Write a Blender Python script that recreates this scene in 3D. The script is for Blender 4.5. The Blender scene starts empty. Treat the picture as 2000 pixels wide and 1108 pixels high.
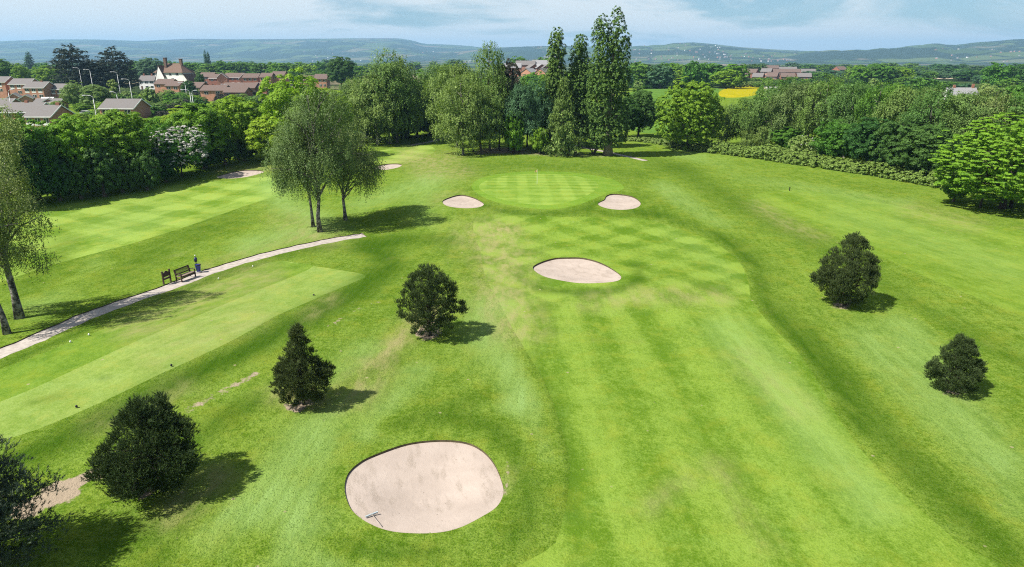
import bpy, bmesh, math, random
import numpy as np
from math import radians, sin, cos, tan, atan2, pi, sqrt
from mathutils import Vector, Matrix
from mathutils.geometry import delaunay_2d_cdt

SC = bpy.context.scene
COL = SC.collection
rng = np.random.default_rng(11)
random.seed(5)

# ------------------------------------------------------------------ camera
F = 1350.0                      # focal length in pixels of the 2000 px wide photograph
TH = radians(18.05)             # downward tilt
CZ = 18.0                       # flying height of the drone, metres
CT, ST = cos(TH), sin(TH)
cam_d = bpy.data.cameras.new('camera')
cam_d.sensor_width = 36.0
cam_d.lens = 36.0 * F / 2000.0
cam_d.clip_start = 0.1
cam_d.clip_end = 60000
cam = bpy.data.objects.new('camera', cam_d)
cam.location = (0, 0, CZ)
cam.rotation_euler = (radians(90) - TH, 0, 0)
COL.objects.link(cam)
SC.camera = cam

# ------------------------------------------------------------------ sky, sun, exposure
SUN_EL = radians(52)
SUN_FROM = Vector((-0.91, -0.41, 0)).normalized()      # horizontal direction towards the sun
world = bpy.data.worlds.new('World')
SC.world = world
world.use_nodes = True
wn, wl = world.node_tree.nodes, world.node_tree.links
bg = wn['Background']
sky = wn.new('ShaderNodeTexSky')
sky.sky_type = 'NISHITA'
sky.sun_disc = False
sky.sun_elevation = SUN_EL
sky.sun_rotation = atan2(SUN_FROM.x, SUN_FROM.y)
sky.altitude = 60
sky.air_density = 1.0
sky.dust_density = 0.6
sky.ozone_density = 2.2
tc = wn.new('ShaderNodeTexCoord')
sep = wn.new('ShaderNodeSeparateXYZ')
wl.new(tc.outputs['Generated'], sep.inputs[0])
# clouds: layer projected on a high plane so that they flatten towards the horizon
zz = wn.new('ShaderNodeMath'); zz.operation = 'MAXIMUM'; zz.inputs[1].default_value = 0.0
wl.new(sep.outputs['Z'], zz.inputs[0])
za = wn.new('ShaderNodeMath'); za.operation = 'ADD'; za.inputs[1].default_value = 0.24
wl.new(zz.outputs[0], za.inputs[0])
dx = wn.new('ShaderNodeMath'); dx.operation = 'DIVIDE'
dy = wn.new('ShaderNodeMath'); dy.operation = 'DIVIDE'
wl.new(sep.outputs['X'], dx.inputs[0]); wl.new(za.outputs[0], dx.inputs[1])
wl.new(sep.outputs['Y'], dy.inputs[0]); wl.new(za.outputs[0], dy.inputs[1])
cmb = wn.new('ShaderNodeCombineXYZ')
wl.new(dx.outputs[0], cmb.inputs[0]); wl.new(dy.outputs[0], cmb.inputs[1])
cn = wn.new('ShaderNodeTexNoise')
cn.inputs['Scale'].default_value = 1.15
cn.inputs['Detail'].default_value = 7
cn.inputs['Roughness'].default_value = 0.58
cn.inputs['Distortion'].default_value = 0.5
mp = wn.new('ShaderNodeMapping')
mp.inputs['Location'].default_value = (3.1, 1.4, 0)
mp.inputs['Scale'].default_value = (0.75, 1.0, 1)
wl.new(cmb.outputs[0], mp.inputs[0]); wl.new(mp.outputs[0], cn.inputs['Vector'])
# more cloud on the west side of the sky, thinning to the east
ew = wn.new('ShaderNodeMath'); ew.operation = 'MULTIPLY_ADD'
ew.inputs[1].default_value = -0.15; ew.inputs[2].default_value = 0.072
wl.new(sep.outputs['X'], ew.inputs[0])
cs = wn.new('ShaderNodeMath'); cs.operation = 'ADD'
wl.new(cn.outputs['Fac'], cs.inputs[0]); wl.new(ew.outputs[0], cs.inputs[1])
cr = wn.new('ShaderNodeMapRange'); cr.interpolation_type = 'SMOOTHSTEP'
cr.inputs['From Min'].default_value = 0.44; cr.inputs['From Max'].default_value = 0.60
cr.inputs['To Max'].default_value = 0.85
wl.new(cs.outputs[0], cr.inputs['Value'])
cmx = wn.new('ShaderNodeMix'); cmx.data_type = 'RGBA'
cmx.inputs['B'].default_value = (10.2, 10.1, 9.6, 1)
tintn = wn.new('ShaderNodeMix'); tintn.data_type = 'RGBA'; tintn.blend_type = 'MULTIPLY'
tintn.inputs['Factor'].default_value = 1.0
tintn.inputs['B'].default_value = (0.80, 0.97, 1.06, 1)
wl.new(sky.outputs[0], tintn.inputs['A'])
thin = wn.new('ShaderNodeMapRange'); thin.inputs['From Max'].default_value = 0.6     # cloud thinned overhead, out of view, to cut fill light and deepen shadows
thin.inputs['To Min'].default_value = 1.0; thin.inputs['To Max'].default_value = 0.45
wl.new(zz.outputs[0], thin.inputs['Value'])
cm2 = wn.new('ShaderNodeMath'); cm2.operation = 'MULTIPLY'
wl.new(cr.outputs[0], cm2.inputs[0]); wl.new(thin.outputs[0], cm2.inputs[1])
wl.new(cm2.outputs[0], cmx.inputs['Factor']); wl.new(tintn.outputs['Result'], cmx.inputs['A'])
wl.new(cmx.outputs['Result'], bg.inputs['Color'])
bg.inputs['Strength'].default_value = 0.057

sun_d = bpy.data.lights.new('sun', 'SUN')
sun_d.energy = 5.0
sun_d.angle = radians(0.55)
sun_d.color = (1.0, 0.955, 0.87)
sun = bpy.data.objects.new('sun', sun_d)
sdir = Vector((SUN_FROM.x * cos(SUN_EL), SUN_FROM.y * cos(SUN_EL), sin(SUN_EL)))
sun.rotation_euler = sdir.to_track_quat('Z', 'Y').to_euler()
sun.location = (-60, -30, 90)
COL.objects.link(sun)

SC.view_settings.view_transform = 'Standard'
SC.view_settings.look = 'None'
SC.view_settings.exposure = 0.88
SC.view_settings.gamma = 1.0
SC.view_settings.use_curve_mapping = False
cy = SC.cycles
cy.max_bounces = 5
cy.diffuse_bounces = 2
cy.glossy_bounces = 2
cy.transmission_bounces = 2
cy.transparent_max_bounces = 4
cy.volume_bounces = 0
cy.caustics_reflective = False
cy.caustics_refractive = False
cy.filter_width = 1.1
cy.use_denoising = False

# ------------------------------------------------------------------ geometry of the view: photograph <-> place
def vz(v, y):
    """height of the point at forward distance y that shows at row v"""
    k = (554 - v) / F
    return CZ + y * (k * CT - ST) / (CT + k * ST)
def depth(y, z=0.0):
    return y * CT + (CZ - z) * ST
def colx(u, y, z=0.0):
    return (u - 1000) / F * depth(y, z)
def project(x, y, z):
    w = z - CZ
    d = np.maximum(y * CT - w * ST, 1e-3)
    return 1000 + F * x / d, 554 - F * (y * ST + w * CT) / d

def gauss(x, y, cx, cy_, rx, ry=None):
    ry = ry or rx
    return np.exp(-((x - cx) / rx) ** 2 - ((y - cy_) / ry) ** 2)
def sstep(a, b, x):
    t = np.clip((x - a) / (b - a), 0, 1)
    return t * t * (3 - 2 * t)
def H(x, y):
    """the lie of the land"""
    x = np.asarray(x, float); y = np.asarray(y, float)
    near = 1 - sstep(190, 330, np.hypot(x, y))
    z = near * (0.16 * np.sin(x * 0.11 + 0.6) * np.cos(y * 0.083 + 0.4) + 0.11 * np.sin(x * 0.057 - y * 0.12 + 1.0)
                + 0.05 * np.sin(x * 0.31 + y * 0.23) * np.sin(y * 0.27 - x * 0.11))
    z = z + 0.75 * gauss(x, y, 5.5, 93, 17, 15)                 # putting green plateau
    z = z + 0.5 * gauss(x, y, -11, 84, 7, 5) + 0.4 * gauss(x, y, 19, 86, 8, 6)
    z = z - 0.35 * gauss(x, y, 2, 70, 16, 6)
    z = z + 0.45 * gauss(x, y, -24, 41, 12, 9)                  # tee bank
    z = z - 0.25 * gauss(x, y, 22, 45, 7, 26)                    # swale along the fairway
    z = z + 0.35 * gauss(x, y, 34, 62, 10, 14)
    z = z - 0.8 * gauss(x, y, 36, 128, 16, 22)
    z = z - 0.9 * gauss(x, y, -46, 88, 16, 30)                  # lower western fairway
    z = z + 0.35 * gauss(x, y, 11, 55, 6, 4)
    z = z + 3.2 * gauss(x, y, 100, 330, 90, 90)
    r = np.hypot(x, y)
    z = z - 12 * sstep(700, 2600, r)
    return z
def Hs(x, y):
    return float(H(np.array([x]), np.array([y]))[0])
def at(u, v):
    """ground point under a pixel of the photograph"""
    k = (554 - v) / F
    d = np.array([(u - 1000) / F, CT + k * ST, -ST + k * CT])
    t = CZ / -d[2]
    for _ in range(7):
        p = d * t
        t = 0.3 * t + 0.7 * (CZ - Hs(p[0], p[1])) / -d[2]
    p = d * t
    return Vector((p[0], p[1], Hs(p[0], p[1])))

ORD = 'first second third fourth fifth sixth seventh eighth ninth tenth eleventh twelfth thirteenth fourteenth fifteenth sixteenth seventeenth eighteenth nineteenth twentieth twenty-first twenty-second twenty-third twenty-fourth twenty-fifth twenty-sixth twenty-seventh twenty-eighth twenty-ninth thirtieth thirty-first thirty-second thirty-third thirty-fourth'.split()
# ------------------------------------------------------------------ scene bookkeeping
def tag(o, label=None, cat=None, group=None, kind=None):
    if label: o['label'] = label
    if cat: o['category'] = cat
    if group: o['group'] = group
    if kind: o['kind'] = kind
    return o
def link(name, me, mat=None, parent=None, loc=None, rot=None, smooth=False):
    o = bpy.data.objects.new(name, me)
    COL.objects.link(o)
    if me is not None and mat is not None and len(me.materials) == 0:
        me.materials.append(mat)
    if parent is not None: o.parent = parent
    if loc is not None: o.location = loc
    if rot is not None: o.rotation_euler = rot
    if smooth: me.shade_smooth()
    return o
def empty(name, loc, rz=0.0, sc=None):
    o = bpy.data.objects.new(name, None)
    COL.objects.link(o)
    o.location = loc
    o.rotation_euler = (0, 0, rz)
    o.empty_display_size = 0.5
    if sc is not None: o.scale = sc
    return o
def copy_tree(o, parent=None):
    c = o.copy(); COL.objects.link(c)
    if parent is not None: c.parent = parent
    for ch in list(o.children): copy_tree(ch, c)
    return c

class MB:
    """collects boxes, tubes and polygons of ONE part"""
    def __init__(s): s.v, s.f = [], []
    def add(s, vs, fs):
        b = len(s.v); s.v += [tuple(map(float, q)) for q in vs]
        s.f += [tuple(i + b for i in f) for f in fs]
        return s
    def box(s, c, d, rz=0.0, rx=0.0, taper=1.0):
        hx, hy, hz = d[0] / 2, d[1] / 2, d[2] / 2
        m = Matrix.Translation(c) @ Matrix.Rotation(rz, 4, 'Z') @ Matrix.Rotation(rx, 4, 'X')
        vs = [m @ Vector((sx * hx * (taper if sz > 0 else 1), sy * hy * (taper if sz > 0 else 1), sz * hz))
              for sz in (-1, 1) for sx, sy in ((-1, -1), (1, -1), (1, 1), (-1, 1))]
        return s.add(vs, [(3, 2, 1, 0), (4, 5, 6, 7), (0, 1, 5, 4), (1, 2, 6, 5), (2, 3, 7, 6), (3, 0, 4, 7)])
    def tube(s, pts, rad, n=7, caps=True):
        pts = [Vector(p) for p in pts]
        up = Vector((0, 0, 1)); vs, fs = [], []
        prev = None
        for i, p in enumerate(pts):
            t = (pts[min(i + 1, len(pts) - 1)] - pts[max(i - 1, 0)]).normalized()
            a = prev if prev is not None else (Vector((1, 0, 0)) if abs(t.z) > 0.9 else up)
            b = t.cross(a).normalized(); a = b.cross(t).normalized(); prev = a
            for k in range(n):
                q = 2 * pi * k / n
                vs.append(p + (a * cos(q) + b * sin(q)) * rad[i])
        for i in range(len(pts) - 1):
            for k in range(n):
                k2 = (k + 1) % n
                fs.append((i * n + k, i * n + k2, (i + 1) * n + k2, (i + 1) * n + k))
        if caps:
            fs.append(tuple(range(n - 1, -1, -1))); fs.append(tuple((len(pts) - 1) * n + k for k in range(n)))
        return s.add(vs, fs)
    def lathe(s, prof, n=14, c=(0, 0, 0)):
        vs, fs = [], []
        for (r, z) in prof:
            for k in range(n):
                q = 2 * pi * k / n
                vs.append((c[0] + r * cos(q), c[1] + r * sin(q), c[2] + z))
        for i in range(len(prof) - 1):
            for k in range(n):
                k2 = (k + 1) % n
                fs.append((i * n + k, i * n + k2, (i + 1) * n + k2, (i + 1) * n + k))
        fs.append(tuple(range(n - 1, -1, -1))); fs.append(tuple((len(prof) - 1) * n + k for k in range(n)))
        return s.add(vs, fs)
    def mesh(s, name):
        me = bpy.data.meshes.new(name); me.from_pydata(s.v, [], s.f); me.update()
        return me
    def build(s, name, mat, parent=None, smooth=False, loc=None, rot=None):
        return link(name, s.mesh(name), mat, parent, loc, rot, smooth)

# ------------------------------------------------------------------ materials
def new_mat(name):
    m = bpy.data.materials.new(name); m.use_nodes = True
    n = m.node_tree.nodes; n.clear()
    out = n.new('ShaderNodeOutputMaterial')
    return m, n, m.node_tree.links, out
def rgba(c): return (c[0], c[1], c[2], 1.0)
def noise_mat(name, c1, c2, scale=3.0, rough=0.8, bump=0.0, detail=4, spec=0.3, metal=0.0):
    """two-tone worn surface"""
    m, n, l, out = new_mat(name)
    p = n.new('ShaderNodeBsdfPrincipled')
    t = n.new('ShaderNodeTexCoord'); no = n.new('ShaderNodeTexNoise')
    no.inputs['Scale'].default_value = scale; no.inputs['Detail'].default_value = detail
    l.new(t.outputs['Object'], no.inputs['Vector'])
    r = n.new('ShaderNodeValToRGB')
    r.color_ramp.elements[0].position = 0.32; r.color_ramp.elements[1].position = 0.68
    r.color_ramp.elements[0].color = rgba(c1); r.color_ramp.elements[1].color = rgba(c2)
    l.new(no.outputs['Fac'], r.inputs[0]); l.new(r.outputs[0], p.inputs['Base Color'])
    p.inputs['Roughness'].default_value = rough; p.inputs['Specular IOR Level'].default_value = spec
    p.inputs['Metallic'].default_value = metal
    if bump:
        b = n.new('ShaderNodeBump'); b.inputs['Strength'].default_value = bump; b.inputs['Distance'].default_value = 0.05
        l.new(no.outputs['Fac'], b.inputs['Height']); l.new(b.outputs[0], p.inputs['Normal'])
    l.new(p.outputs[0], out.inputs[0])
    return m

def mth(n, l, op, a, b=None, c=None):
    k = n.new('ShaderNodeMath'); k.operation = op
    for i, q in enumerate((a, b, c)):
        if q is None: continue
        if isinstance(q, (int, float)): k.inputs[i].default_value = q
        else: l.new(q, k.inputs[i])
    return k.outputs[0]
def mixc(n, l, f, a, b, mode='MIX'):
    k = n.new('ShaderNodeMix'); k.data_type = 'RGBA'; k.blend_type = mode
    for nm, q in (('Factor', f), ('A', a), ('B', b)):
        if isinstance(q, (int, float)): k.inputs[nm].default_value = q
        elif isinstance(q, (tuple, list)): k.inputs[nm].default_value = rgba(q)
        else: l.new(q, k.inputs[nm])
    return k.outputs['Result']
def nz(n, l, vec, scale, detail=3, rough=0.55, stretch=None, rot=0.0, dist=0.0):
    if stretch is not None or rot:
        mp_ = n.new('ShaderNodeMapping'); mp_.vector_type = 'TEXTURE'; mp_.inputs['Rotation'].default_value = (0, 0, rot)
        mp_.inputs['Scale'].default_value = tuple(1 / q for q in (stretch or (1, 1, 1)))
        l.new(vec, mp_.inputs[0]); vec = mp_.outputs[0]
    k = n.new('ShaderNodeTexNoise'); k.inputs['Scale'].default_value = scale
    k.inputs['Detail'].default_value = detail; k.inputs['Roughness'].default_value = rough
    k.inputs['Distortion'].default_value = dist
    l.new(vec, k.inputs['Vector'])
    return k.outputs['Fac']
def rng_(n, l, v, a, b, c=0.0, d=1.0, smooth=False):
    k = n.new('ShaderNodeMapRange'); k.inputs['From Min'].default_value = a; k.inputs['From Max'].default_value = b
    k.inputs['To Min'].default_value = c; k.inputs['To Max'].default_value = d
    if smooth: k.interpolation_type = 'SMOOTHSTEP'
    l.new(v, k.inputs['Value'])
    return k.outputs[0]

SOIL = (0.30, 0.235, 0.175)
DRY = (0.262, 0.240, 0.104)
LUSH = (0.029, 0.074, 0.004)
PALE = (0.190, 0.290, 0.082)
def grass_mat(name, c_dark, c_light, stripes=(), grain=1.0, streak_rot=0.0, tuft=1.0):
    """mown turf: mottling, mower streaks, dry and lush patches carried by the land itself"""
    m, n, l, out = new_mat(name)
    g = n.new('ShaderNodeNewGeometry'); pos = g.outputs['Position']
    spx = n.new('ShaderNodeSeparateXYZ'); l.new(pos, spx.inputs[0])
    def attr(nm):
        a = n.new('ShaderNodeAttribute'); a.attribute_name = nm; return a.outputs['Fac']
    big = nz(n, l, pos, 0.09, 3)
    mid = nz(n, l, pos, 0.55, 4, 0.6)
    tex = nz(n, l, pos, 3.2, 4, 0.7)
    fine = nz(n, l, pos, 11.0, 3, 0.7)
    strk = nz(n, l, pos, 1.1, 4, 0.65, (0.22, 1.6, 1), streak_rot)
    f = mth(n, l, 'MULTIPLY_ADD', big, 0.7, -0.35)
    f = mth(n, l, 'MULTIPLY_ADD', mth(n, l, 'SUBTRACT', mid, 0.5), 1.3, f)
    f = mth(n, l, 'MULTIPLY_ADD', mth(n, l, 'SUBTRACT', strk, 0.5), 0.95, f)
    f = mth(n, l, 'MULTIPLY_ADD', mth(n, l, 'SUBTRACT', tex, 0.5), 2.3 * tuft, f)
    f = mth(n, l, 'MULTIPLY_ADD', mth(n, l, 'SUBTRACT', fine, 0.5), 2.9 * grain, f)
    for (ang, per, amp, soft, sub, y0, y1) in stripes:
        # mower passes: nap lying towards or away, edges a little ragged
        w = mth(n, l, 'MULTIPLY', spx.outputs['X'], cos(ang) * 2 * pi / per)
        w = mth(n, l, 'MULTIPLY_ADD', spx.outputs['Y'], sin(ang) * 2 * pi / per, w)
        w = mth(n, l, 'ADD', w, -1.57)
        w = mth(n, l, 'MULTIPLY_ADD', mth(n, l, 'SUBTRACT', big, 0.5), 7.0 * sub, w)
        w = mth(n, l, 'MULTIPLY_ADD', mth(n, l, 'SUBTRACT', mid, 0.5), 1.0, w)
        s = mth(n, l, 'SINE', w)
        s = rng_(n, l, s, -soft, soft, -amp, amp, True)
        s = mth(n, l, 'MULTIPLY', s, rng_(n, l, nz(n, l, pos, 0.06, 2), 0.35, 0.6, 0.25, 1.0))
        yy = mth(n, l, 'MULTIPLY_ADD', mth(n, l, 'SUBTRACT', big, 0.5), 14.0, spx.outputs['Y'])
        s = mth(n, l, 'MULTIPLY', s, mth(n, l, 'MULTIPLY', rng_(n, l, yy, y0 - 3, y0 + 3, 0, 1, True), rng_(n, l, yy, y1 - 3, y1 + 3, 1, 0, True)))
        f = mth(n, l, 'ADD', f, s)
    f = mth(n, l, 'ADD', f, 0.5)
    c_dark = tuple(q * .70 for q in c_dark); c_light = tuple(q * .74 for q in c_light)
    c = mixc(n, l, f, c_dark, c_light)
    hue = nz(n, l, pos, 0.8, 5, 0.7)
    c = mixc(n, l, rng_(n, l, hue, .44, .74, 0, .18, True), c, tuple(q * k for q, k in zip(c_light, (.84, 1.0, 1.5))))
    c = mixc(n, l, rng_(n, l, nz(n, l, pos, 0.45, 5, 0.7), .48, .70, 0, .5, True), c, tuple(q * k for q, k in zip(c_light, (1.12, .93, .75))))
    lush = attr('lush')
    c = mixc(n, l, mth(n, l, 'MULTIPLY', mth(n, l, 'MAXIMUM', lush, 0.0), rng_(n, l, strk, 0.3, 0.68, 1.0, 0.75)), c, LUSH)
    c = mixc(n, l, mth(n, l, 'MULTIPLY', mth(n, l, 'MAXIMUM', mth(n, l, 'MULTIPLY', lush, -1.0), 0.0), rng_(n, l, strk, 0.34, 0.68, 0.5, 1.0)), c, PALE)
    dry = attr('dry')
    dn = rng_(n, l, nz(n, l, pos, 0.9, 5, 0.65, (0.5, 1.2, 1), streak_rot), 0.36, 0.68, 0.0, 1.0, True)
    natural = rng_(n, l, nz(n, l, pos, 0.13, 5, 0.6), 0.60, 0.78, 0.0, 0.4, True)
    dd = mth(n, l, 'MAXIMUM', mth(n, l, 'MULTIPLY', dry, mth(n, l, 'MULTIPLY_ADD', dn, 0.8, 0.2)), mth(n, l, 'MULTIPLY', natural, dn))
    c = mixc(n, l, mth(n, l, 'MINIMUM', dd, 0.9), c, DRY)
    # clippings, worm casts and fallen leaves
    vo = n.new('ShaderNodeTexVoronoi'); vo.inputs['Scale'].default_value = 0.85; l.new(pos, vo.inputs['Vector'])
    vc = n.new('ShaderNodeSeparateColor'); l.new(vo.outputs['Color'], vc.inputs[0])
    fleck = mth(n, l, 'MULTIPLY', rng_(n, l, vo.outputs['Distance'], .05, .09, 1, 0), rng_(n, l, vc.outputs[0], .70, .72, 0, .75))
    c = mixc(n, l, fleck, c, (0.29, 0.25, 0.15))
    soil = attr('soil')
    sn = mth(n, l, 'ADD', mth(n, l, 'MULTIPLY', soil, 1.5), mth(n, l, 'MULTIPLY_ADD', nz(n, l, pos, 2.3, 5, 0.7), 1.6, -1.3))
    c = mixc(n, l, rng_(n, l, sn, 0.25, 0.55, 0.0, 0.95, True), c, SOIL)
    d = n.new('ShaderNodeBsdfPrincipled'); l.new(c, d.inputs['Base Color'])
    d.inputs['Roughness'].default_value = 1.0; d.inputs['Specular IOR Level'].default_value = 0.0
    b = n.new('ShaderNodeBump'); b.inputs['Strength'].default_value = 0.9 * tuft; b.inputs['Distance'].default_value = 0.07
    hh = mth(n, l, 'MULTIPLY_ADD', tex, 1.2, fine); l.new(hh, b.inputs['Height']); l.new(b.outputs[0], d.inputs['Normal'])
    l.new(d.outputs[0], out.inputs[0])
    return m

def leaf_mat(name, c1, c2, transl=0.32, tcol=None, vary=0.12, spec=0.15):
    """leaves: tone differs from leaf to leaf and from spray to spray"""
    m, n, l, out = new_mat(name)
    a = n.new('ShaderNodeAttribute'); a.attribute_name = 'rnd'
    a2 = n.new('ShaderNodeAttribute'); a2.attribute_name = 'tint'
    f = mth(n, l, 'MULTIPLY_ADD', a.outputs['Fac'], 0.5, mth(n, l, 'MULTIPLY', a2.outputs['Fac'], 0.5))
    c = mixc(n, l, f, c1, c2)
    oi = n.new('ShaderNodeObjectInfo')
    hs = n.new('ShaderNodeHueSaturation')
    l.new(rng_(n, l, oi.outputs['Random'], 0, 1, 0.5 - 0.018, 0.5 + 0.018), hs.inputs['Hue'])
    l.new(rng_(n, l, oi.outputs['Random'], 0, 1, 1 + vary, 1 - vary), hs.inputs['Value'])
    l.new(c, hs.inputs['Color']); c = hs.outputs[0]
    d = n.new('ShaderNodeBsdfPrincipled'); l.new(c, d.inputs['Base Color'])
    d.inputs['Roughness'].default_value = 0.55; d.inputs['Specular IOR Level'].default_value = spec
    if transl > 0:
        t = n.new('ShaderNodeBsdfTranslucent')
        l.new(mixc(n, l, 1.0, c, tcol or (1.15, 1.25, 0.55), 'MULTIPLY'), t.inputs['Color'])
        mx = n.new('ShaderNodeMixShader'); mx.inputs[0].default_value = transl
        l.new(d.outputs[0], mx.inputs[1]); l.new(t.outputs[0], mx.inputs[2]); l.new(mx.outputs[0], out.inputs[0])
    else:
        l.new(d.outputs[0], out.inputs[0])
    return m

# ------------------------------------------------------------------ the land: one planar partition, each surface its own sheet
def smooth_loop(pts, closed=True, sub=6):
    P = [np.array(p, float) for p in pts]; n = len(P); out = []
    R = range(n) if closed else range(n - 1)
    for i in R:
        if closed: a, b, c, d = P[(i - 1) % n], P[i], P[(i + 1) % n], P[(i + 2) % n]
        else: a, b, c, d = P[max(i - 1, 0)], P[i], P[i + 1], P[min(i + 2, n - 1)]
        for k in range(sub):
            t = k / sub
            out.append(0.5 * ((2 * b) + (c - a) * t + (2 * a - 5 * b + 4 * c - d) * t * t + (3 * b - a - 3 * c + d) * t ** 3))
    if not closed: out.append(P[-1])
    return out
def px_loop(pts, sub=6):
    q = [at(u, v) for u, v in smooth_loop(pts, True, sub)]
    return np.array([(p.x, p.y) for p in q])
def ribbon(pts, width, sub=5, jag=0.0):
    c = [at(u, v) for u, v in smooth_loop(pts, False, sub)]
    L, R = [], []
    for i, p in enumerate(c):
        t = (c[min(i + 1, len(c) - 1)] - c[max(i - 1, 0)]); t.z = 0; t.normalize()
        w = (width[0] + (width[1] - width[0]) * i / (len(c) - 1)) / 2
        nrm = Vector((-t.y, t.x, 0))
        L.append(p + nrm * (w + random.uniform(-jag, jag))); R.append(p - nrm * (w + random.uniform(-jag, jag)))
    return np.array([(p.x, p.y) for p in L + R[::-1]])
def inside(P, poly):
    x, y = P[:, 0], P[:, 1]; r = np.zeros(len(P), bool); n = len(poly)
    lo, hi = poly.min(0), poly.max(0)
    m = (x >= lo[0]) & (x <= hi[0]) & (y >= lo[1]) & (y <= hi[1])
    if not m.any(): return r
    xs, ys = x[m], y[m]; rr = np.zeros(len(xs), bool); j = n - 1
    for i in range(n):
        xi, yi = poly[i]; xj, yj = poly[j]
        cnd = ((yi > ys) != (yj > ys)) & (xs < (xj - xi) * (ys - yi) / (yj - yi + 1e-12) + xi)
        rr ^= cnd; j = i
    r[m] = rr
    return r
def dist_to(P, poly, closed=True):
    d = np.full(len(P), 1e9); n = len(poly)
    for i in range(n if closed else n - 1):
        a, b = poly[i], poly[(i + 1) % n]; ab = b - a
        t = np.clip(((P - a) @ ab) / (ab @ ab + 1e-12), 0, 1)
        d = np.minimum(d, np.linalg.norm(P - (a + t[:, None] * ab), axis=1))
    return d

BUNKERS = [
    ('front', [(673, 950), (680, 925), (700, 905), (728, 890), (790, 868), (850, 860), (905, 863), (940, 878), (965, 905), (980, 940), (983, 965), (970, 990), (940, 1010), (900, 1030), (860, 1040), (810, 1042), (760, 1037), (720, 1022), (690, 1000), (677, 975)]),
    ('middle', [(1041, 525), (1050, 515), (1080, 505), (1110, 503), (1140, 504), (1170, 512), (1195, 525), (1213, 540), (1205, 549), (1170, 553), (1130, 553), (1090, 547), (1060, 539)]),
    ('green_west', [(864, 394), (872, 388), (890, 382), (905, 381), (922, 385), (935, 391), (945, 399), (935, 405), (910, 407), (885, 405), (870, 401)]),
    ('green_east', [(1168, 397), (1180, 390), (1184, 383), (1195, 379), (1215, 380), (1235, 384), (1248, 392), (1251, 400), (1240, 407), (1215, 410), (1190, 408), (1173, 403)]),
    ('far_west', [(423, 346), (440, 340), (462, 334), (485, 332), (510, 333), (514, 337), (490, 344), (465, 348), (440, 349)]),
    ('hidden', [(728, 329), (742, 323), (760, 320), (778, 320), (785, 323), (775, 328), (750, 332)]),
]
PX = dict(
    green=[(935, 366), (950, 353), (985, 344), (1040, 340), (1090, 341), (1135, 346), (1163, 355), (1168, 366), (1150, 380), (1120, 392), (1080, 400), (1035, 399), (990, 392), (955, 381)],
    green_collar=[(921, 366), (935, 350), (975, 340), (1035, 335), (1100, 336), (1150, 341), (1195, 350), (1218, 364), (1210, 373), (1180, 380), (1150, 393), (1115, 404), (1075, 409), (1030, 406), (985, 399), (945, 386)],
    fairway=[(1040, 1150), (1085, 1060), (1107, 980), (1112, 900), (1095, 830), (1065, 750), (1030, 690), (1000, 640), (975, 590), (948, 540), (938, 490), (925, 455), (930, 428), (975, 417), (1040, 420), (1100, 424), (1170, 424), (1240, 425), (1300, 440), (1370, 462), (1420, 490), (1450, 520), (1462, 555), (1470, 590), (1510, 640), (1560, 690), (1600, 750), (1640, 820), (1700, 900), (1780, 980), (1870, 1060), (1950, 1150)],
    fairway_east=[(1455, 391), (1480, 379), (1540, 371), (1620, 378), (1700, 392), (1850, 425), (2120, 490), (2120, 655), (1950, 597), (1820, 546), (1720, 501), (1640, 465), (1560, 432), (1490, 409)],
    fairway_west=[(-80, 480), (60, 424), (103, 406), (206, 386), (343, 362), (440, 353), (520, 346), (560, 350), (575, 370), (480, 402), (377, 438), (274, 471), (192, 493), (96, 519), (-80, 570)],
    fairway_far=[(715, 303), (760, 291), (830, 284), (850, 295), (815, 312), (760, 320), (725, 317)],
    tee=[(540, 510), (600, 518), (660, 527), (714, 538), (690, 552), (640, 573), (590, 595), (540, 617), (490, 645), (440, 672), (370, 705), (300, 737), (200, 785), (80, 836), (0, 862), (-90, 890), (-90, 752), (0, 722), (100, 684), (200, 643), (300, 601), (400, 560), (480, 531)],
    tee_cross_mown=[(540, 510), (570, 514), (612, 520), (560, 545), (500, 568), (430, 598), (350, 632), (270, 665), (180, 706), (90, 748), (0, 785), (-90, 815), (-90, 752), (0, 722), (100, 684), (200, 643), (300, 601), (400, 560), (480, 531)],
    crop_field=[(1225, 250), (1222, 190), (1262, 174), (1330, 164), (1395, 170), (1404, 181), (1402, 200), (1388, 260), (1300, 262)],
    buttercup_field=[(1404, 181), (1425, 172), (1470, 166), (1500, 166), (1490, 182), (1450, 190), (1412, 190)],
    buttercup_field_b=[(1605, 170), (1650, 157), (1668, 163), (1640, 177)],
    buttercup_field_c=[(1785, 171), (1845, 168), (1850, 177), (1790, 181)],
    stubble_field=[(1765, 152), (1820, 147), (1880, 146), (1880, 152), (1830, 155)],
)
LOOPS = [('bunker', px_loop(p, 6)) for _, p in BUNKERS]
LOOPS += [
    ('path', ribbon([(-70, 716), (0, 690), (80, 657), (170, 617), (250, 588), (335, 559), (420, 527), (500, 503), (590, 481), (660, 467), (712, 459)], (2.05, 1.65), 5, 0.11)),
    ('path', ribbon([(890, 262), (868, 269), (840, 277), (800, 284)], (1.6, 1.8), 4, 0.15)),
    ('path', ribbon([(1120, 284), (1165, 293), (1200, 300), (1232, 307), (1262, 314)], (1.6, 1.6), 4, 0.12)),
]
order = ['green', 'green_collar', 'tee_cross_mown', 'tee', 'fairway', 'fairway_east', 'fairway_west', 'fairway_far', 'buttercup_field', 'buttercup_field_b', 'buttercup_field_c', 'crop_field', 'stubble_field']
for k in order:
    LOOPS.append((k, px_loop(PX[k], 3 if k.startswith('tee') else 5)))

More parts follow.
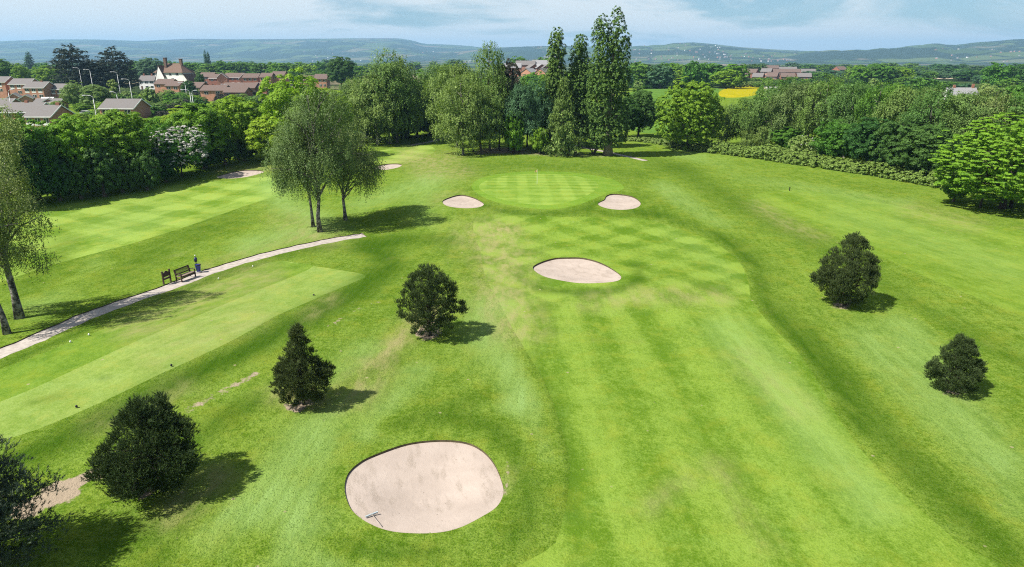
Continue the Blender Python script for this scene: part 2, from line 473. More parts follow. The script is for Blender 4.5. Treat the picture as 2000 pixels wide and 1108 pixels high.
pts, edges = [], []
for nm, lp in LOOPS:
    b = len(pts); pts += [tuple(q) for q in lp]
    edges += [(b + i, b + (i + 1) % len(lp)) for i in range(len(lp))]
def grid(x0, x1, y0, y1, s, keep):
    X, Y = np.meshgrid(np.arange(x0, x1, s), np.arange(y0, y1, s))
    X = X + rng.uniform(-.3, .3, X.shape) * s; Y = Y + rng.uniform(-.3, .3, Y.shape) * s
    P = np.stack([X.ravel(), Y.ravel()], 1)
    return P[keep(P)]
fr = lambda P, m: np.abs(P[:, 0]) < 0.80 * P[:, 1] + m
extra = [grid(-52, 52, 17, 58, 0.65, lambda P: fr(P, 9)),
         grid(-140, 140, 58.3, 190, 1.5, lambda P: fr(P, 8)),
         grid(-560, 560, 191, 660, 13, lambda P: fr(P, 30)),
         grid(-200, 200, -150, 16.5, 8, lambda P: np.ones(len(P), bool)),
         grid(-200, 200, 17, 190, 9, lambda P: ~fr(P, 12))]
# far land out to the horizon
for r in (760, 1000, 1400, 2000, 3000, 4500, 7000, 11000, 15500):
    a = np.linspace(0, 2 * pi, 48, endpoint=False)
    extra.append(np.stack([r * np.sin(a), r * np.cos(a)], 1))
for r in (300, 480):
    a = np.linspace(radians(60), radians(300), 24)
    extra.append(np.stack([r * np.sin(a), r * np.cos(a)], 1))
# finer land where the turf is worn through
for pl, r in (([(350, 812), (400, 783), (440, 762), (480, 740), (510, 722)], 26), ([(640, 640), (690, 608), (740, 590)], 18), ([(310, 792), (330, 786)], 12), ([(850, 600), (830, 650), (780, 690)], 34), ([(30, 1005), (80, 980), (120, 962), (205, 922)], 46),
              ([(985, 890), (995, 940), (985, 980)], 16), ([(1210, 536), (1224, 546)], 10), ([(195, 737), (225, 737)], 16), ([(860, 396), (880, 384), (905, 378), (940, 390)], 8)):
    pl = np.array(pl, float); seg = np.linalg.norm(np.diff(pl, axis=0), axis=1); n_ = int(seg.sum() * r / 14) + 30
    k = rng.choice(len(seg), n_, p=seg / seg.sum()); f_ = rng.random((n_, 1)); q_ = pl[k] + (pl[k + 1] - pl[k]) * f_ + rng.normal(0, r * .7, (n_, 2)) * np.array([1, .6])
    kk = (554 - q_[:, 1]) / F; dzv = -ST + kk * CT; t_ = CZ / -dzv; extra.append(np.stack([(q_[:, 0] - 1000) / F * t_, (CT + kk * ST) * t_], 1))
pts += [tuple(q) for e in extra for q in e]
cdt = delaunay_2d_cdt([Vector(p) for p in pts], edges, [], 0, 1e-4)
V2 = np.array([(p.x, p.y) for p in cdt[0]])
T = np.array([f for f in cdt[2] if len(f) == 3])
a_, b_, c_ = V2[T[:, 0]], V2[T[:, 1]], V2[T[:, 2]]
area = (b_[:, 0] - a_[:, 0]) * (c_[:, 1] - a_[:, 1]) - (b_[:, 1] - a_[:, 1]) * (c_[:, 0] - a_[:, 0])
T[area < 0] = T[area < 0][:, ::-1]
cen = V2[T].mean(1)
region = np.full(len(T), -1)
for i in range(len(LOOPS) - 1, -1, -1):
    region[inside(cen, LOOPS[i][1])] = i
# the paths do not cross the tee or the fairways; where loops overlap the first in the list wins
Z = H(V2[:, 0], V2[:, 1])
U_, W_ = project(V2[:, 0], V2[:, 1], Z)
behind = V2[:, 1] < 5

# wear, lush strips and dry patches of the turf: (what, strength, radius, polyline), read off the photograph
ATT = {'dry': np.zeros(len(V2)), 'lush': np.zeros(len(V2)), 'soil': np.zeros(len(V2))}
def stroke(k, s, r, *pl):
    P = np.stack([U_, W_ * 1.8], 1); pl = np.array([(u, v * 1.8) for u, v in pl], float)
    if len(pl) == 1: pl = np.vstack([pl, pl + 0.01])
    m = (P[:, 0] > pl[:, 0].min() - 3 * r) & (P[:, 0] < pl[:, 0].max() + 3 * r) & (P[:, 1] > pl[:, 1].min() - 3 * r) & (P[:, 1] < pl[:, 1].max() + 3 * r) & ~behind
    if m.any():
        d = dist_to(P[m], pl, False)
        ATT[k][m] += s * np.exp(-(d / r) ** 2)
# lush, uncut strips
stroke('lush', .5, 38, (1262, 392), (1330, 425), (1400, 462), (1470, 520), (1510, 590), (1580, 670), (1640, 750), (1700, 830), (1790, 930), (1900, 1030), (1990, 1108))
stroke('lush', .35, 30, (1540, 600), (1610, 680), (1690, 780), (1780, 880), (1880, 980), (2000, 1080))
stroke('lush', .5, 30, (1290, 322), (1350, 345), (1420, 385), (1500, 430), (1580, 470), (1680, 525), (1780, 590), (1880, 650), (2020, 720))
stroke('lush', .4, 20, (1330, 322), (1450, 338), (1600, 355), (1750, 380))
stroke('lush', .5, 16, (1108, 1020), (1114, 900), (1097, 830), (1067, 750), (1032, 690))
stroke('lush', 1.0, 36, (20, 905), (120, 860), (240, 800), (360, 740), (470, 690), (560, 640), (640, 600), (710, 560), (760, 520), (740, 490))
stroke('lush', .8, 24, (700, 480), (760, 470), (830, 462), (870, 470))
stroke('lush', .7, 12, (0, 712), (120, 664), (240, 614), (350, 570), (450, 530), (540, 502), (640, 480))
stroke('lush', .8, 30, (330, 900), (430, 820), (500, 780))
stroke('lush', .7, 28, (620, 790), (700, 740), (760, 700))
stroke('lush', .65, 30, (760, 830), (850, 812), (960, 830), (1010, 880), (1040, 960), (1010, 1060))
stroke('lush', .7, 30, (640, 1060), (740, 1075), (860, 1085))
stroke('lush', .85, 12, (1010, 540), (1060, 566), (1140, 572), (1210, 566), (1250, 545), (1240, 520))
stroke('lush', .75, 10, (930, 398), (980, 412), (1060, 420), (1130, 412), (1170, 395))
stroke('lush', .5, 16, (1170, 415), (1230, 420), (1290, 415))
stroke('lush', .5, 40, (140, 470), (60, 560), (200, 540), (330, 470), (450, 430))
stroke('lush', .6, 20, (100, 398), (250, 365), (400, 335), (470, 328))
stroke('lush', .35, 30, (560, 1000), (520, 1080), (480, 1040))
stroke('lush', .35, 20, (900, 330), (1000, 322), (1150, 326), (1260, 345))
stroke('lush', .5, 9, (195, 737), (225, 737)); stroke('lush', .4, 12, (60, 785), (130, 770))
stroke('lush', .55, 13, (1240, 412), (1310, 428), (1385, 452), (1440, 482), (1475, 520), (1486, 560), (1500, 605), (1545, 655), (1600, 715), (1640, 770), (1690, 850))
# paler, mown or trodden turf
stroke('lush', -.8, 44, (960, 600), (940, 660), (980, 720), (1010, 790))
stroke('lush', -.65, 50, (720, 690), (640, 800), (560, 900), (480, 1000))
stroke('lush', -.35, 40, (1270, 400), (1370, 480), (1480, 560), (1570, 620))
stroke('lush', -.6, 60, (1760, 640), (1840, 760), (1950, 900), (1700, 660))
stroke('lush', -.25, 30, (1310, 372), (1360, 420), (1420, 450))
stroke('lush', -.4, 30, (860, 350), (820, 400), (840, 450))
stroke('lush', -.7, 60, (400, 1040), (560, 980), (620, 1090))
stroke('lush', -.7, 34, (520, 360), (560, 400), (640, 440), (480, 480))
stroke('lush', -.3, 50, (1650, 420), (1850, 480), (1980, 530))
stroke('lush', -.5, 26, (1330, 302), (1420, 335), (1600, 365), (1760, 395))
stroke('lush', -.3, 60, (300, 430), (200, 455))
stroke('lush', -.35, 26, (980, 700), (1010, 760), (1040, 830), (1060, 900)); stroke('lush', -.45, 34, (640, 860), (600, 940), (560, 1040), (540, 1108)); stroke('lush', -.6, 30, (820, 720), (760, 790), (720, 850))
stroke('lush', -.4, 24, (1290, 360), (1340, 400), (1400, 440)); stroke('lush', -.4, 40, (1960, 900), (1980, 1000)); stroke('lush', -.6, 26, (700, 400), (760, 380), (830, 355)); stroke('lush', -.5, 40, (60, 600), (200, 520)); stroke('lush', -.6, 50, (1420, 640), (1500, 720), (1600, 860), (1720, 1000))
stroke('lush', .6, 34, (400, 1000), (330, 1060), (300, 1108))
stroke('lush', .6, 40, (200, 1080), (340, 1000), (440, 940)); stroke('lush', .5, 30, (900, 790), (980, 760), (960, 700))
# dry
stroke('dry', .8, 60, (950, 460), (990, 520), (980, 580), (1010, 640))
stroke('dry', .5, 20, (960, 449), (1010, 452)); stroke('dry', .7, 10, (950, 450), (990, 447))
stroke('dry', .95, 26, (850, 596), (800, 640), (760, 690))
stroke('dry', .8, 40, (730, 720), (690, 780), (560, 770))
stroke('dry', .55, 35, (1150, 590), (1280, 575), (1400, 580))
stroke('dry', .6, 30, (880, 310), (830, 335), (900, 335))
stroke('dry', .7, 26, (800, 300), (820, 310)); stroke('dry', .5, 16, (760, 318), (790, 315))
stroke('dry', .5, 20, (1480, 400), (1540, 440), (1600, 462))
stroke('dry', .6, 18, (600, 330), (560, 325), (430, 335)); stroke('dry', .4, 40, (560, 430), (640, 470))
stroke('dry', .35, 30, (1250, 1000), (1400, 900), (1500, 1080))
stroke('dry', .5, 20, (650, 580), (600, 620)); stroke('dry', .4, 40, (350, 760), (200, 830))
stroke('dry', .65, 50, (260, 640), (420, 570), (500, 540)); stroke('dry', .35, 40, (500, 620), (300, 700))
stroke('dry', .4, 20, (890, 380), (860, 390)); stroke('dry', .5, 12, (995, 915), (985, 960))
stroke('dry', .4, 30, (1780, 410), (1900, 440)); stroke('dry', .6, 50, (420, 930), (330, 1010))
stroke('dry', .3, 40, (1450, 700), (1560, 800)); stroke('dry', .45, 14, (640, 455), (560, 470), (460, 500), (400, 520))
# bare soil
for u, v, r in ((292, 952, 62), (598, 786, 40), (845, 650, 36), (1652, 592, 34), (1868, 762, 32)):
    stroke('soil', .62, r * .9, (u, v)); stroke('soil', .3, r * .7, (u - r * .5, v + 6))
stroke('soil', .62, 17, (360, 806), (400, 783), (440, 762), (480, 740), (500, 728))
stroke('soil', .52, 13, (640, 640), (690, 608), (740, 590)); stroke('soil', .5, 7, (318, 790), (322, 788))
stroke('soil', .55, 16, (850, 618), (830, 650)); stroke('soil', .5, 20, (570, 800))
stroke('soil', 1.0, 36, (40, 1000), (80, 980), (120, 962)); stroke('soil', .95, 26, (120, 962), (160, 940), (212, 918)); stroke('soil', -.5, 9, (150, 955), (190, 940))
stroke('soil', .55, 13, (925, 301), (990, 297), (1060, 303), (1130, 303), (1185, 306))
stroke('soil', .45, 12, (940, 291), (1040, 290), (1120, 294)); stroke('soil', .5, 10, (870, 275), (810, 284))
stroke('soil', .6, 9, (989, 900), (993, 940), (985, 970)); stroke('soil', .5, 5, (1218, 540), (1222, 544))
stroke('soil', .45, 5, (862, 394), (880, 384), (905, 379), (930, 386)); stroke('soil', .5, 14, (20, 652), (50, 622))
stroke('soil', .4, 8, (625, 456), (678, 432)); stroke('soil', .45, 6, (960, 485), (985, 488))
for k in ATT: ATT[k] = np.clip(ATT[k], -1, 1)

def sheet(name, tri, mat, zoff=None, walls=None, kind='structure', smooth=True):
    """one surface of the land from its triangles; walls = (depth, material) drops it below its neighbours with a cut edge"""
    idx, inv = np.unique(tri, return_inverse=True); inv = inv.reshape(-1, 3)
    z = Z[idx].copy()
    if zoff is not None: z = z + zoff(idx)
    me = bpy.data.meshes.new(name)
    me.from_pydata(np.column_stack([V2[idx], z]).tolist(), [], inv.tolist())
    for k in ATT:
        me.attributes.new(k, 'FLOAT', 'POINT').data.foreach_set('value', ATT[k][idx].astype(np.float32))
    if smooth: me.shade_smooth()
    o = link(name, me, mat)
    o['kind'] = kind
    if walls is not None:
        cnt = {}
        for t in tri:
            for i in range(3):
                e = (t[i], t[(i + 1) % 3]); k = (min(e), max(e)); cnt.setdefault(k, []).append(e)
        mb = MB(); zof = dict(zip(idx.tolist(), z.tolist()))
        for k, es in cnt.items():
            if len(es) == 1:
                i, j = es[0]
                mb.add([(V2[i][0], V2[i][1], Z[i] + .004), (V2[j][0], V2[j][1], Z[j] + .004), (V2[j][0], V2[j][1], zof[j] - .02), (V2[i][0], V2[i][1], zof[i] - .02)], [(0, 1, 2, 3)])
        mb.build('cut_edge', walls, o)
    return o

A45, ALL = radians(45), (-1e4, 1e4)
MR = {
    'rough': grass_mat('rough_grass', (0.086, 0.168, 0.010), (0.216, 0.312, 0.045), (), 1.0, radians(86)),
    'fairway': grass_mat('fairway_grass', (0.108, 0.205, 0.015), (0.232, 0.345, 0.050), [(radians(2), 3.8, .40, .8, .18, 20, 51), (radians(38), 4.6, .42, .7, .1, 49, 120), (radians(128), 4.6, .42, .7, .1, 49, 120)], .8, radians(92), .7),
    'fairway_east': grass_mat('fairway_grass_east', (0.112, 0.206, 0.015), (0.224, 0.328, 0.046), [(radians(9), 6.5, .22, .9, .3, *ALL)], .6, radians(98), .6),
    'fairway_west': grass_mat('fairway_grass_west', (0.140, 0.248, 0.024), (0.285, 0.400, 0.074), [(radians(-10), 8.0, .40, .6, .06, *ALL), (radians(62), 7.0, .36, .6, .06, *ALL)], .6, radians(75), .6),
    'green': grass_mat('green_grass', (0.148, 0.262, 0.028), (0.268, 0.388, 0.068), [(0, 3.0, .25, .5, 0, *ALL), (radians(90), 3.0, .25, .5, 0, *ALL)], .35, 0, .3),
    'green_collar': grass_mat('collar_grass', (0.115, 0.230, 0.018), (0.215, 0.345, 0.046), (), .5, 0, .5),
    'tee': grass_mat('tee_grass', (0.170, 0.275, 0.042), (0.300, 0.395, 0.096), (), .6, radians(66), .5),
    'tee_cross_mown': grass_mat('tee_grass_cross_mown', (0.095, 0.195, 0.016), (0.215, 0.325, 0.045), (), .6, radians(66), .5),  # half of the tee mown in another direction, darker green turf
    'crop_field': grass_mat('crop_leaves', (0.070, 0.160, 0.022), (0.150, 0.275, 0.050), [(radians(20), 6, .12, .9, 0, *ALL)], 1.0, radians(60)),
    'buttercup_field': grass_mat('buttercup_meadow', (0.26, 0.26, 0.010), (0.50, 0.42, 0.015), (), 1.0, 0),
    'stubble_field': noise_mat('stubble', (0.30, 0.23, 0.15), (0.40, 0.32, 0.21), .05, .9),
}
def sand_material():
    m, n, l, out = new_mat('bunker_sand')
    g = n.new('ShaderNodeNewGeometry'); pos = g.outputs['Position']
    a = nz(n, l, pos, .5, 4, .6); b = nz(n, l, pos, 4.5, 5, .7); c = nz(n, l, pos, 22, 3, .7)
    col = mixc(n, l, rng_(n, l, a, .3, .7), (0.318, 0.262, 0.222), (0.392, 0.327, 0.280))
    col = mixc(n, l, rng_(n, l, b, .60, .75, 0, .5, True), col, (0.252, 0.203, 0.158))
    d1 = nz(n, l, pos, 2.2, 3, .5, (1, .35, 1), radians(15))
    col = mixc(n, l, mth(n, l, 'MULTIPLY', rng_(n, l, d1, .52, .68, 0, .8, True), rng_(n, l, c, .4, .6)), col, (0.231, 0.189, 0.15))
    vr = n.new('ShaderNodeTexVoronoi'); vr.inputs['Scale'].default_value = 2.0; l.new(pos, vr.inputs['Vector'])
    col = mixc(n, l, rng_(n, l, vr.outputs['Distance'], .03, .075, .75, 0, True), col, (0.14, 0.105, 0.077))
    p = n.new('ShaderNodeBsdfPrincipled'); l.new(col, p.inputs['Base Color']); p.inputs['Roughness'].default_value = .95
    p.inputs['Specular IOR Level'].default_value = .1
    bp = n.new('ShaderNodeBump'); bp.inputs['Strength'].default_value = .45; bp.inputs['Distance'].default_value = .03
    l.new(mth(n, l, 'MULTIPLY_ADD', b, 2.0, c), bp.inputs['Height']); l.new(bp.outputs[0], p.inputs['Normal']); l.new(p.outputs[0], out.inputs[0])
    return m
M_sand = sand_material()
M_gravel = noise_mat('path_gravel', (0.27, 0.235, 0.205), (0.40, 0.355, 0.315), 2.6, .95, .3, 6)
M_edge = noise_mat('cut_turf_edge', (0.05, 0.044, 0.022), (0.11, 0.088, 0.05), 3, .95)
plain = {'buttercup_field_b': 'buttercup_field', 'buttercup_field_c': 'buttercup_field'}
FAR = (region == -1) & ((np.hypot(cen[:, 0], cen[:, 1]) > 440) | (cen[:, 1] < -120))
sheet('ground', T[(region == -1) & ~FAR], MR['rough'])
for i, (nm, lp) in enumerate(LOOPS):
    tri = T[region == i]
    if len(tri) == 0: continue
    if nm == 'bunker':
        near = lp[:, 1].mean() < 40
        def dz(idx, lp=lp, near=near):
            d = dist_to(V2[idx], lp)
            return -0.04 - (0.07 if near else 0.11) * sstep(lp[:, 1].min(), lp[:, 1].max(), V2[idx][:, 1]) - (0.30 if near else 0.3) * sstep(0, 2.8, d)
        sheet('bunker', tri, M_sand, dz, M_edge)
    elif nm == 'path':
        sheet('path', tri, M_gravel, lambda idx: np.full(len(idx), -0.07), M_edge)
    else:
        k = plain.get(nm, nm)
        sheet({'tee_cross_mown': 'tee', 'fairway_east': 'fairway', 'fairway_west': 'fairway', 'fairway_far': 'fairway'}.get(k, k), tri, MR[{'fairway_far': 'fairway_west'}.get(k, k)])

# ------------------------------------------------------------------ foliage
def unit(v): return v / (np.linalg.norm(v, axis=1, keepdims=True) + 1e-9)
def rdir(n): return unit(rng.normal(size=(n, 3)))
def face_mesh(name, V, k, rnd, tint):
    """n separate k-gons as one mesh with per-face tones"""
    n = len(V) // k
    me = bpy.data.meshes.new(name)
    me.vertices.add(len(V)); me.vertices.foreach_set('co', np.ascontiguousarray(V, np.float32).ravel())
    me.loops.add(len(V)); me.loops.foreach_set('vertex_index', np.arange(len(V), dtype=np.int32))
    me.polygons.add(n); me.polygons.foreach_set('loop_start', np.arange(n, dtype=np.int32) * k)
    me.update(calc_edges=True)
    me.attributes.new('rnd', 'FLOAT', 'FACE').data.foreach_set('value', np.ascontiguousarray(rnd, np.float32))
    me.attributes.new('tint', 'FLOAT', 'FACE').data.foreach_set('value', np.ascontiguousarray(tint, np.float32))
    return me
class Leaves:
    def __init__(s): s.V, s.r, s.t = [], [], []
    def add(s, P, N, S, asp=0.62, tint=None, along=None):
        n = len(P)
        if n == 0: return
        S = np.broadcast_to(np.asarray(S, float), (n,))[:, None]
        if along is None: t = unit(np.cross(N, rng.normal(size=(n, 3))))
        else: t = unit(along - (along * N).sum(1, keepdims=True) * N)
        b = np.cross(N, t)
        a, c = t * S, b * S * asp
        sh = a * rng.uniform(-.25, .25, (n, 1))
        V = np.stack([P - a, P - c + sh, P + a, P + c + sh], 1).reshape(-1, 3)
        s.V.append(V); s.r.append(rng.random(n)); s.t.append(np.full(n, .5) if tint is None else tint)
    def mesh(s, name):
        return face_mesh(name, np.concatenate(s.V), 4, np.concatenate(s.r), np.concatenate(s.t))

def lobes_surface(lobes, n, zmin=-1e9, jit=0.12):
    """points on the outside of a union of ellipsoids [(c, r)], with outward directions"""
    A = np.array([(r[0] * r[1] + r[1] * r[2] + r[0] * r[2]) for _, r in lobes]); A = A / A.sum()
    out, nor = [], []
    C = np.array([c for c, _ in lobes]); R = np.array([r for _, r in lobes])
    tries = 0
    while sum(map(len, out)) < n and tries < 30:
        k = rng.choice(len(lobes), size=n, p=A); d = rdir(n)
        P = C[k] + d * R[k] * (1 + rng.normal(0, jit, (n, 1)))
        q = (((P[:, None, :] - C[None]) / R[None]) ** 2).sum(2)
        q[np.arange(n), k] = 9
        ok = (q.min(1) > 0.72) & (P[:, 2] > zmin)
        out.append(P[ok]); nor.append(unit(d[ok] / R[k][ok])); tries += 1
    return np.concatenate(out)[:n], np.concatenate(nor)[:n]

def clumps(L, P, N, rc, nleaf, ls, up=0.45, flat=0.75, asp=0.62):
    """a spray of leaves round every point, denser on its sunny outside"""
    n = len(P)
    rr = rc * rng.uniform(.6, 1.35, n)
    k = np.repeat(np.arange(n), nleaf); m = len(k)
    d = unit(rdir(m) * .9 + N[k] * 0.6 + np.array([0, 0, up]))
    rad = rr[k] * rng.uniform(.45, 1.0, m) ** .6
    Q = P[k] + d * rad[:, None] * np.array([1, 1, flat])
    nn = unit(d * 1.0 + rdir(m) * 0.42 + np.array([0, 0, .35]))
    tint = rng.random(n)[k]
    L.add(Q, nn, ls * rng.uniform(.65, 1.3, m), asp, tint)
def core(L, lobes, n, ls):
    """inner leaves that close the crown"""
    A = np.array([r[0] * r[1] * r[2] for _, r in lobes]); k = rng.choice(len(lobes), n, p=A / A.sum())
    C = np.array([c for c, _ in lobes])[k]; R = np.array([r for _, r in lobes])[k]
    P = C + rdir(n) * R * (rng.random((n, 1)) ** .45) * .82
    L.add(P, rdir(n), ls * rng.uniform(.7, 1.3, n), .8, rng.random(n))

def limbs(mb, base, tips, r0, fork=(.25, .6), n=5):
    """limbs that leave the trunk line and curve up and out to the tips"""
    base = [Vector(b) for b in base]
    for tp in tips:
        tp = Vector(tp); f = random.uniform(*fork)
        i = f * (len(base) - 1); a = base[int(i)].lerp(base[min(int(i) + 1, len(base) - 1)], i - int(i))
        if tp.z < a.z + .2: a = base[0].lerp(base[-1], max(.12, min(.9, (tp.z - base[0].z) / max(.1, base[-1].z - base[0].z) * .8)))
        mid = a.lerp(tp, .5) + Vector((random.uniform(-.2, .2), random.uniform(-.2, .2), (tp - a).length * .10))
        r = r0 * random.uniform(.28, .5)
        mb.tube([a, a.lerp(mid, .55), mid, mid.lerp(tp, .55), tp], [r, r * .8, r * .6, r * .4, r * .15], n, False)

def make_trunk(h, r, lean=(0, 0), wob=.15, seg=7, top=.25, n=8):
    pts = []
    for i in range(seg + 1):
        t = i / seg
        pts.append((lean[0] * t * h + random.uniform(-wob, wob) * (t > 0) * (.4 + t), lean[1] * t * h + random.uniform(-wob, wob) * (t > 0) * (.4 + t), h * t - (.25 if i == 0 else 0)))
    mb = MB(); rad = [r * (1.45 if i == 0 else 1.0 + (top - 1) * (i / seg)) for i in range(seg + 1)]
    mb.tube(pts, rad, n)
    return mb, pts

def broad_lobes(h, w, z0, k=10, spread=.62, lr=(.24, .42), egg=0.0, fill=.86):
    """a rounded crown: main body and k bulges"""
    hc = h - z0; c = np.array([0, 0, z0 + hc * .5]); R = np.array([w / 2 * .80, w / 2 * .80, hc / 2 * .86]); R0 = R * fill
    L = [(c, R0)]; k = int(k * 1.5)
    for i in range(k):
        a = 2.399 * i + random.uniform(-.3, .3); zf = -0.75 + 1.65 * (i + .5) / k
        s = sqrt(max(.05, 1 - zf * zf)) * (1 - egg * zf)
        q = random.uniform(*lr)
        L.append((c + np.array([cos(a) * s * R[0] * spread * 1.25, sin(a) * s * R[1] * spread * 1.25, zf * R[2] * .78]), np.array([w / 2 * q, w / 2 * q, min(w, hc) / 2 * q * .92])))
    return L

def crown_broad(h, w, z0, ncl=250, rc=.80, nleaf=92, ls=.145, k=11, egg=0.0, lobes=None, up=.45, flat=.75, ncore=1200, asp=.62):
    lobes = lobes or broad_lobes(h, w, z0, k, egg=egg)
    P, N = lobes_surface(lobes, ncl, z0 * .6)
    L = Leaves(); clumps(L, P, N, rc, nleaf, ls, up, flat, asp); core(L, lobes, ncore, ls * 2.2)
    return L, P, lobes

def strands(L, P, length, per, ls, sway=.10, asp=.5, N=None, lock=8):
    """hanging leafy twigs"""
    # twigs hang in locks: several from each bough end
    n0 = max(1, len(P) // lock); c = np.repeat(np.arange(n0), lock); tn = rng.random(n0)[c]; l0 = rng.uniform(.5, 1.35, n0)[c]
    N = (np.zeros_like(P) if N is None else N)[:n0][c]
    P = P[:n0][c] + rng.normal(0, .24 * length, (len(c), 3)) * np.array([1, 1, .5])
    n = len(P); ln = length * rng.uniform(.6, 1.2, n) * l0; k = np.repeat(np.arange(n), per); m = len(k)
    t = np.tile(np.linspace(0, 1, per), n)
    drift = rng.normal(0, sway, (n, 3)); drift[:, 2] = 0
    Q = P[k] + drift[k] * t[:, None] * ln[k][:, None]
    Q[:, 2] -= t * ln[k]
    Q += rng.normal(0, .06 * length, (m, 3)) * np.array([1, 1, .6])
    nn = unit(rdir(m) * .75 + N[k] * .8 + np.array([0, 0, .45]))
    L.add(Q, nn, ls * rng.uniform(.6, 1.3, m), asp, tn[k], along=unit(rdir(m) * .6 + np.array([0, 0, -1.0])))

def birch_lobes(h, w, z0, k=15):
    L = []; hc = h - z0
    for i in range(k):
        t = (i + .5) / k; a = 2.399 * i + random.uniform(-.4, .4)
        prof = sin(pi * min(1, (t * .84 + .14))) ** .75
        rad = w / 2 * prof * random.uniform(.38, .72)
        q = w / 2 * (.26 + .30 * prof) * random.uniform(.75, 1.15)
        L.append((np.array([cos(a) * rad, sin(a) * rad, z0 + hc * (.12 + .82 * t)]), np.array([q, q, q * 1.15])))
    L.append((np.array([0, 0, z0 + hc * .5]), np.array([w * .22, w * .22, hc * .40])))
    return L
def crown_birch(h, w, z0, nst=1200, per=11, ls=.115, length=1.5, k=15, lobes=None, nfill=700):
    lobes = lobes or birch_lobes(h, w, z0, k)
    P, N = lobes_surface(lobes, nst, z0 * .7, .10)
    ok = N[:, 2] > -.5; P, N = P[ok], N[ok]
    L = Leaves(); strands(L, P, length, per, ls, N=N)
    core(L, lobes, nfill, ls * 1.8)
    return L, P, lobes

def needles(P, A, ln, m=12, wid=.028, spread=.55, seglen=.75):
    """shoots of needles: thin triangles round every shoot axis"""
    n = len(P); k = np.repeat(np.arange(n), m); q = len(k)
    t = rng.uniform(0, .85, q); rad = unit(np.cross(A[k], rdir(q)))
    B = P[k] + A[k] * (t * ln[k])[:, None]
    D = unit(A[k] + rad * spread * rng.uniform(.6, 1.4, (q, 1)))
    E = B + D * (ln[k] * seglen * rng.uniform(.5, .9, q))[:, None]
    S = unit(np.cross(D, rdir(q))) * wid * rng.uniform(.7, 1.3, (q, 1))
    return np.stack([B - S, B + S, E], 1).reshape(-1, 3), k

M_bark = noise_mat('bark_brown', (0.055, 0.042, 0.030), (0.12, 0.092, 0.068), 5, .95, .6, 5)
M_bark_dark = noise_mat('bark_dark', (0.028, 0.022, 0.017), (0.06, 0.048, 0.036), 5, .95, .5, 5)
M_bark_grey = noise_mat('bark_grey', (0.10, 0.085, 0.07), (0.20, 0.17, 0.14), 5, .95, .5, 5)
def birch_bark():
    m, n, l, out = new_mat('bark_birch')
    t = n.new('ShaderNodeTexCoord'); o = t.outputs['Object']
    a = nz(n, l, o, 3.0, 5, .7, (1, 1, .9)); b = nz(n, l, o, 4.0, 4, .6, (.6, .6, 4))
    c = mixc(n, l, rng_(n, l, a, .44, .58), (0.030, 0.025, 0.02), (0.28, 0.255, 0.225))
    c = mixc(n, l, rng_(n, l, b, .55, .68, 0, .85), c, (0.045, 0.037, 0.03))
    p = n.new('ShaderNodeBsdfPrincipled'); l.new(c, p.inputs['Base Color']); p.inputs['Roughness'].default_value = .9
    bp = n.new('ShaderNodeBump'); bp.inputs['Strength'].default_value = .6; bp.inputs['Distance'].default_value = .04
    l.new(a, bp.inputs['Height']); l.new(bp.outputs[0], p.inputs['Normal']); l.new(p.outputs[0], out.inputs[0])
    return m
M_birch = birch_bark()

LM = {
    'mid': leaf_mat('leaves_mid_green', (0.046, 0.122, 0.014), (0.14, 0.28, 0.034)),
    'bright': leaf_mat('leaves_bright_green', (0.072, 0.17, 0.012), (0.195, 0.34, 0.028)),
    'lime': leaf_mat('leaves_lime_green', (0.115, 0.225, 0.012), (0.28, 0.42, 0.03), .34),
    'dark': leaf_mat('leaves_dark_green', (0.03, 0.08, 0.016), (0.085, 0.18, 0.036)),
    'blue': leaf_mat('leaves_blue_green', (0.052, 0.120, 0.056), (0.124, 0.230, 0.104)),
    'birch': leaf_mat('leaves_birch', (0.07, 0.132, 0.03), (0.195, 0.3, 0.075), .30),
    'birch_grey': leaf_mat('leaves_birch_grey', (0.078, 0.118, 0.034), (0.215, 0.29, 0.092), .28),
    'poplar': leaf_mat('leaves_poplar', (0.052, 0.115, 0.022), (0.14, 0.245, 0.052), .25),
    'cypress': leaf_mat('leaves_cypress', (0.090, 0.150, 0.036), (0.210, 0.300, 0.076), .15),
    'cedar': leaf_mat('leaves_cedar', (0.015, 0.027, 0.017), (0.039, 0.054, 0.030), .1),
    'copper': leaf_mat('leaves_copper', (0.030, 0.033, 0.024), (0.063, 0.063, 0.045), .15),
    'hedge': leaf_mat('leaves_hedge', (0.085, 0.155, 0.026), (0.2, 0.31, 0.07), .3),
    'fresh': leaf_mat('leaves_fresh_green', (0.075, 0.182, 0.012), (0.2, 0.365, 0.026), .34),
    'olive': leaf_mat('leaves_olive', (0.120, 0.190, 0.044), (0.240, 0.330, 0.090), .3),
    'pine': leaf_mat('needles_pine', (0.016, 0.03, 0.009), (0.098, 0.142, 0.044), .10, vary=.08),
    'pine_blue': leaf_mat('needles_blue_pine', (0.022, 0.040, 0.026), (0.105, 0.140, 0.090), .1),
    'blossom': leaf_mat('blossom_white', (0.4, 0.38, 0.35), (0.64, 0.62, 0.58), .3, (1, 1, .95)),
    'blossom_pink': leaf_mat('blossom_faded', (0.30, 0.27, 0.25), (0.46, 0.42, 0.39), .3, (1, 1, .95)),
}

def tree_from(name, L, mb, leafmat, barkmat, label, cat='tree', group=None, loc=(0, 0, 0), rz=0.0, blossom=None, sc=None):
    root = empty(name, loc, rz, sc)
    mb.build('trunk', barkmat, root, True)
    link('crown', L.mesh('crown'), leafmat, root)
    if blossom is not None: link('blossom', blossom.mesh('blossom'), LM['blossom'], root)
    return tag(root, label, cat, group)

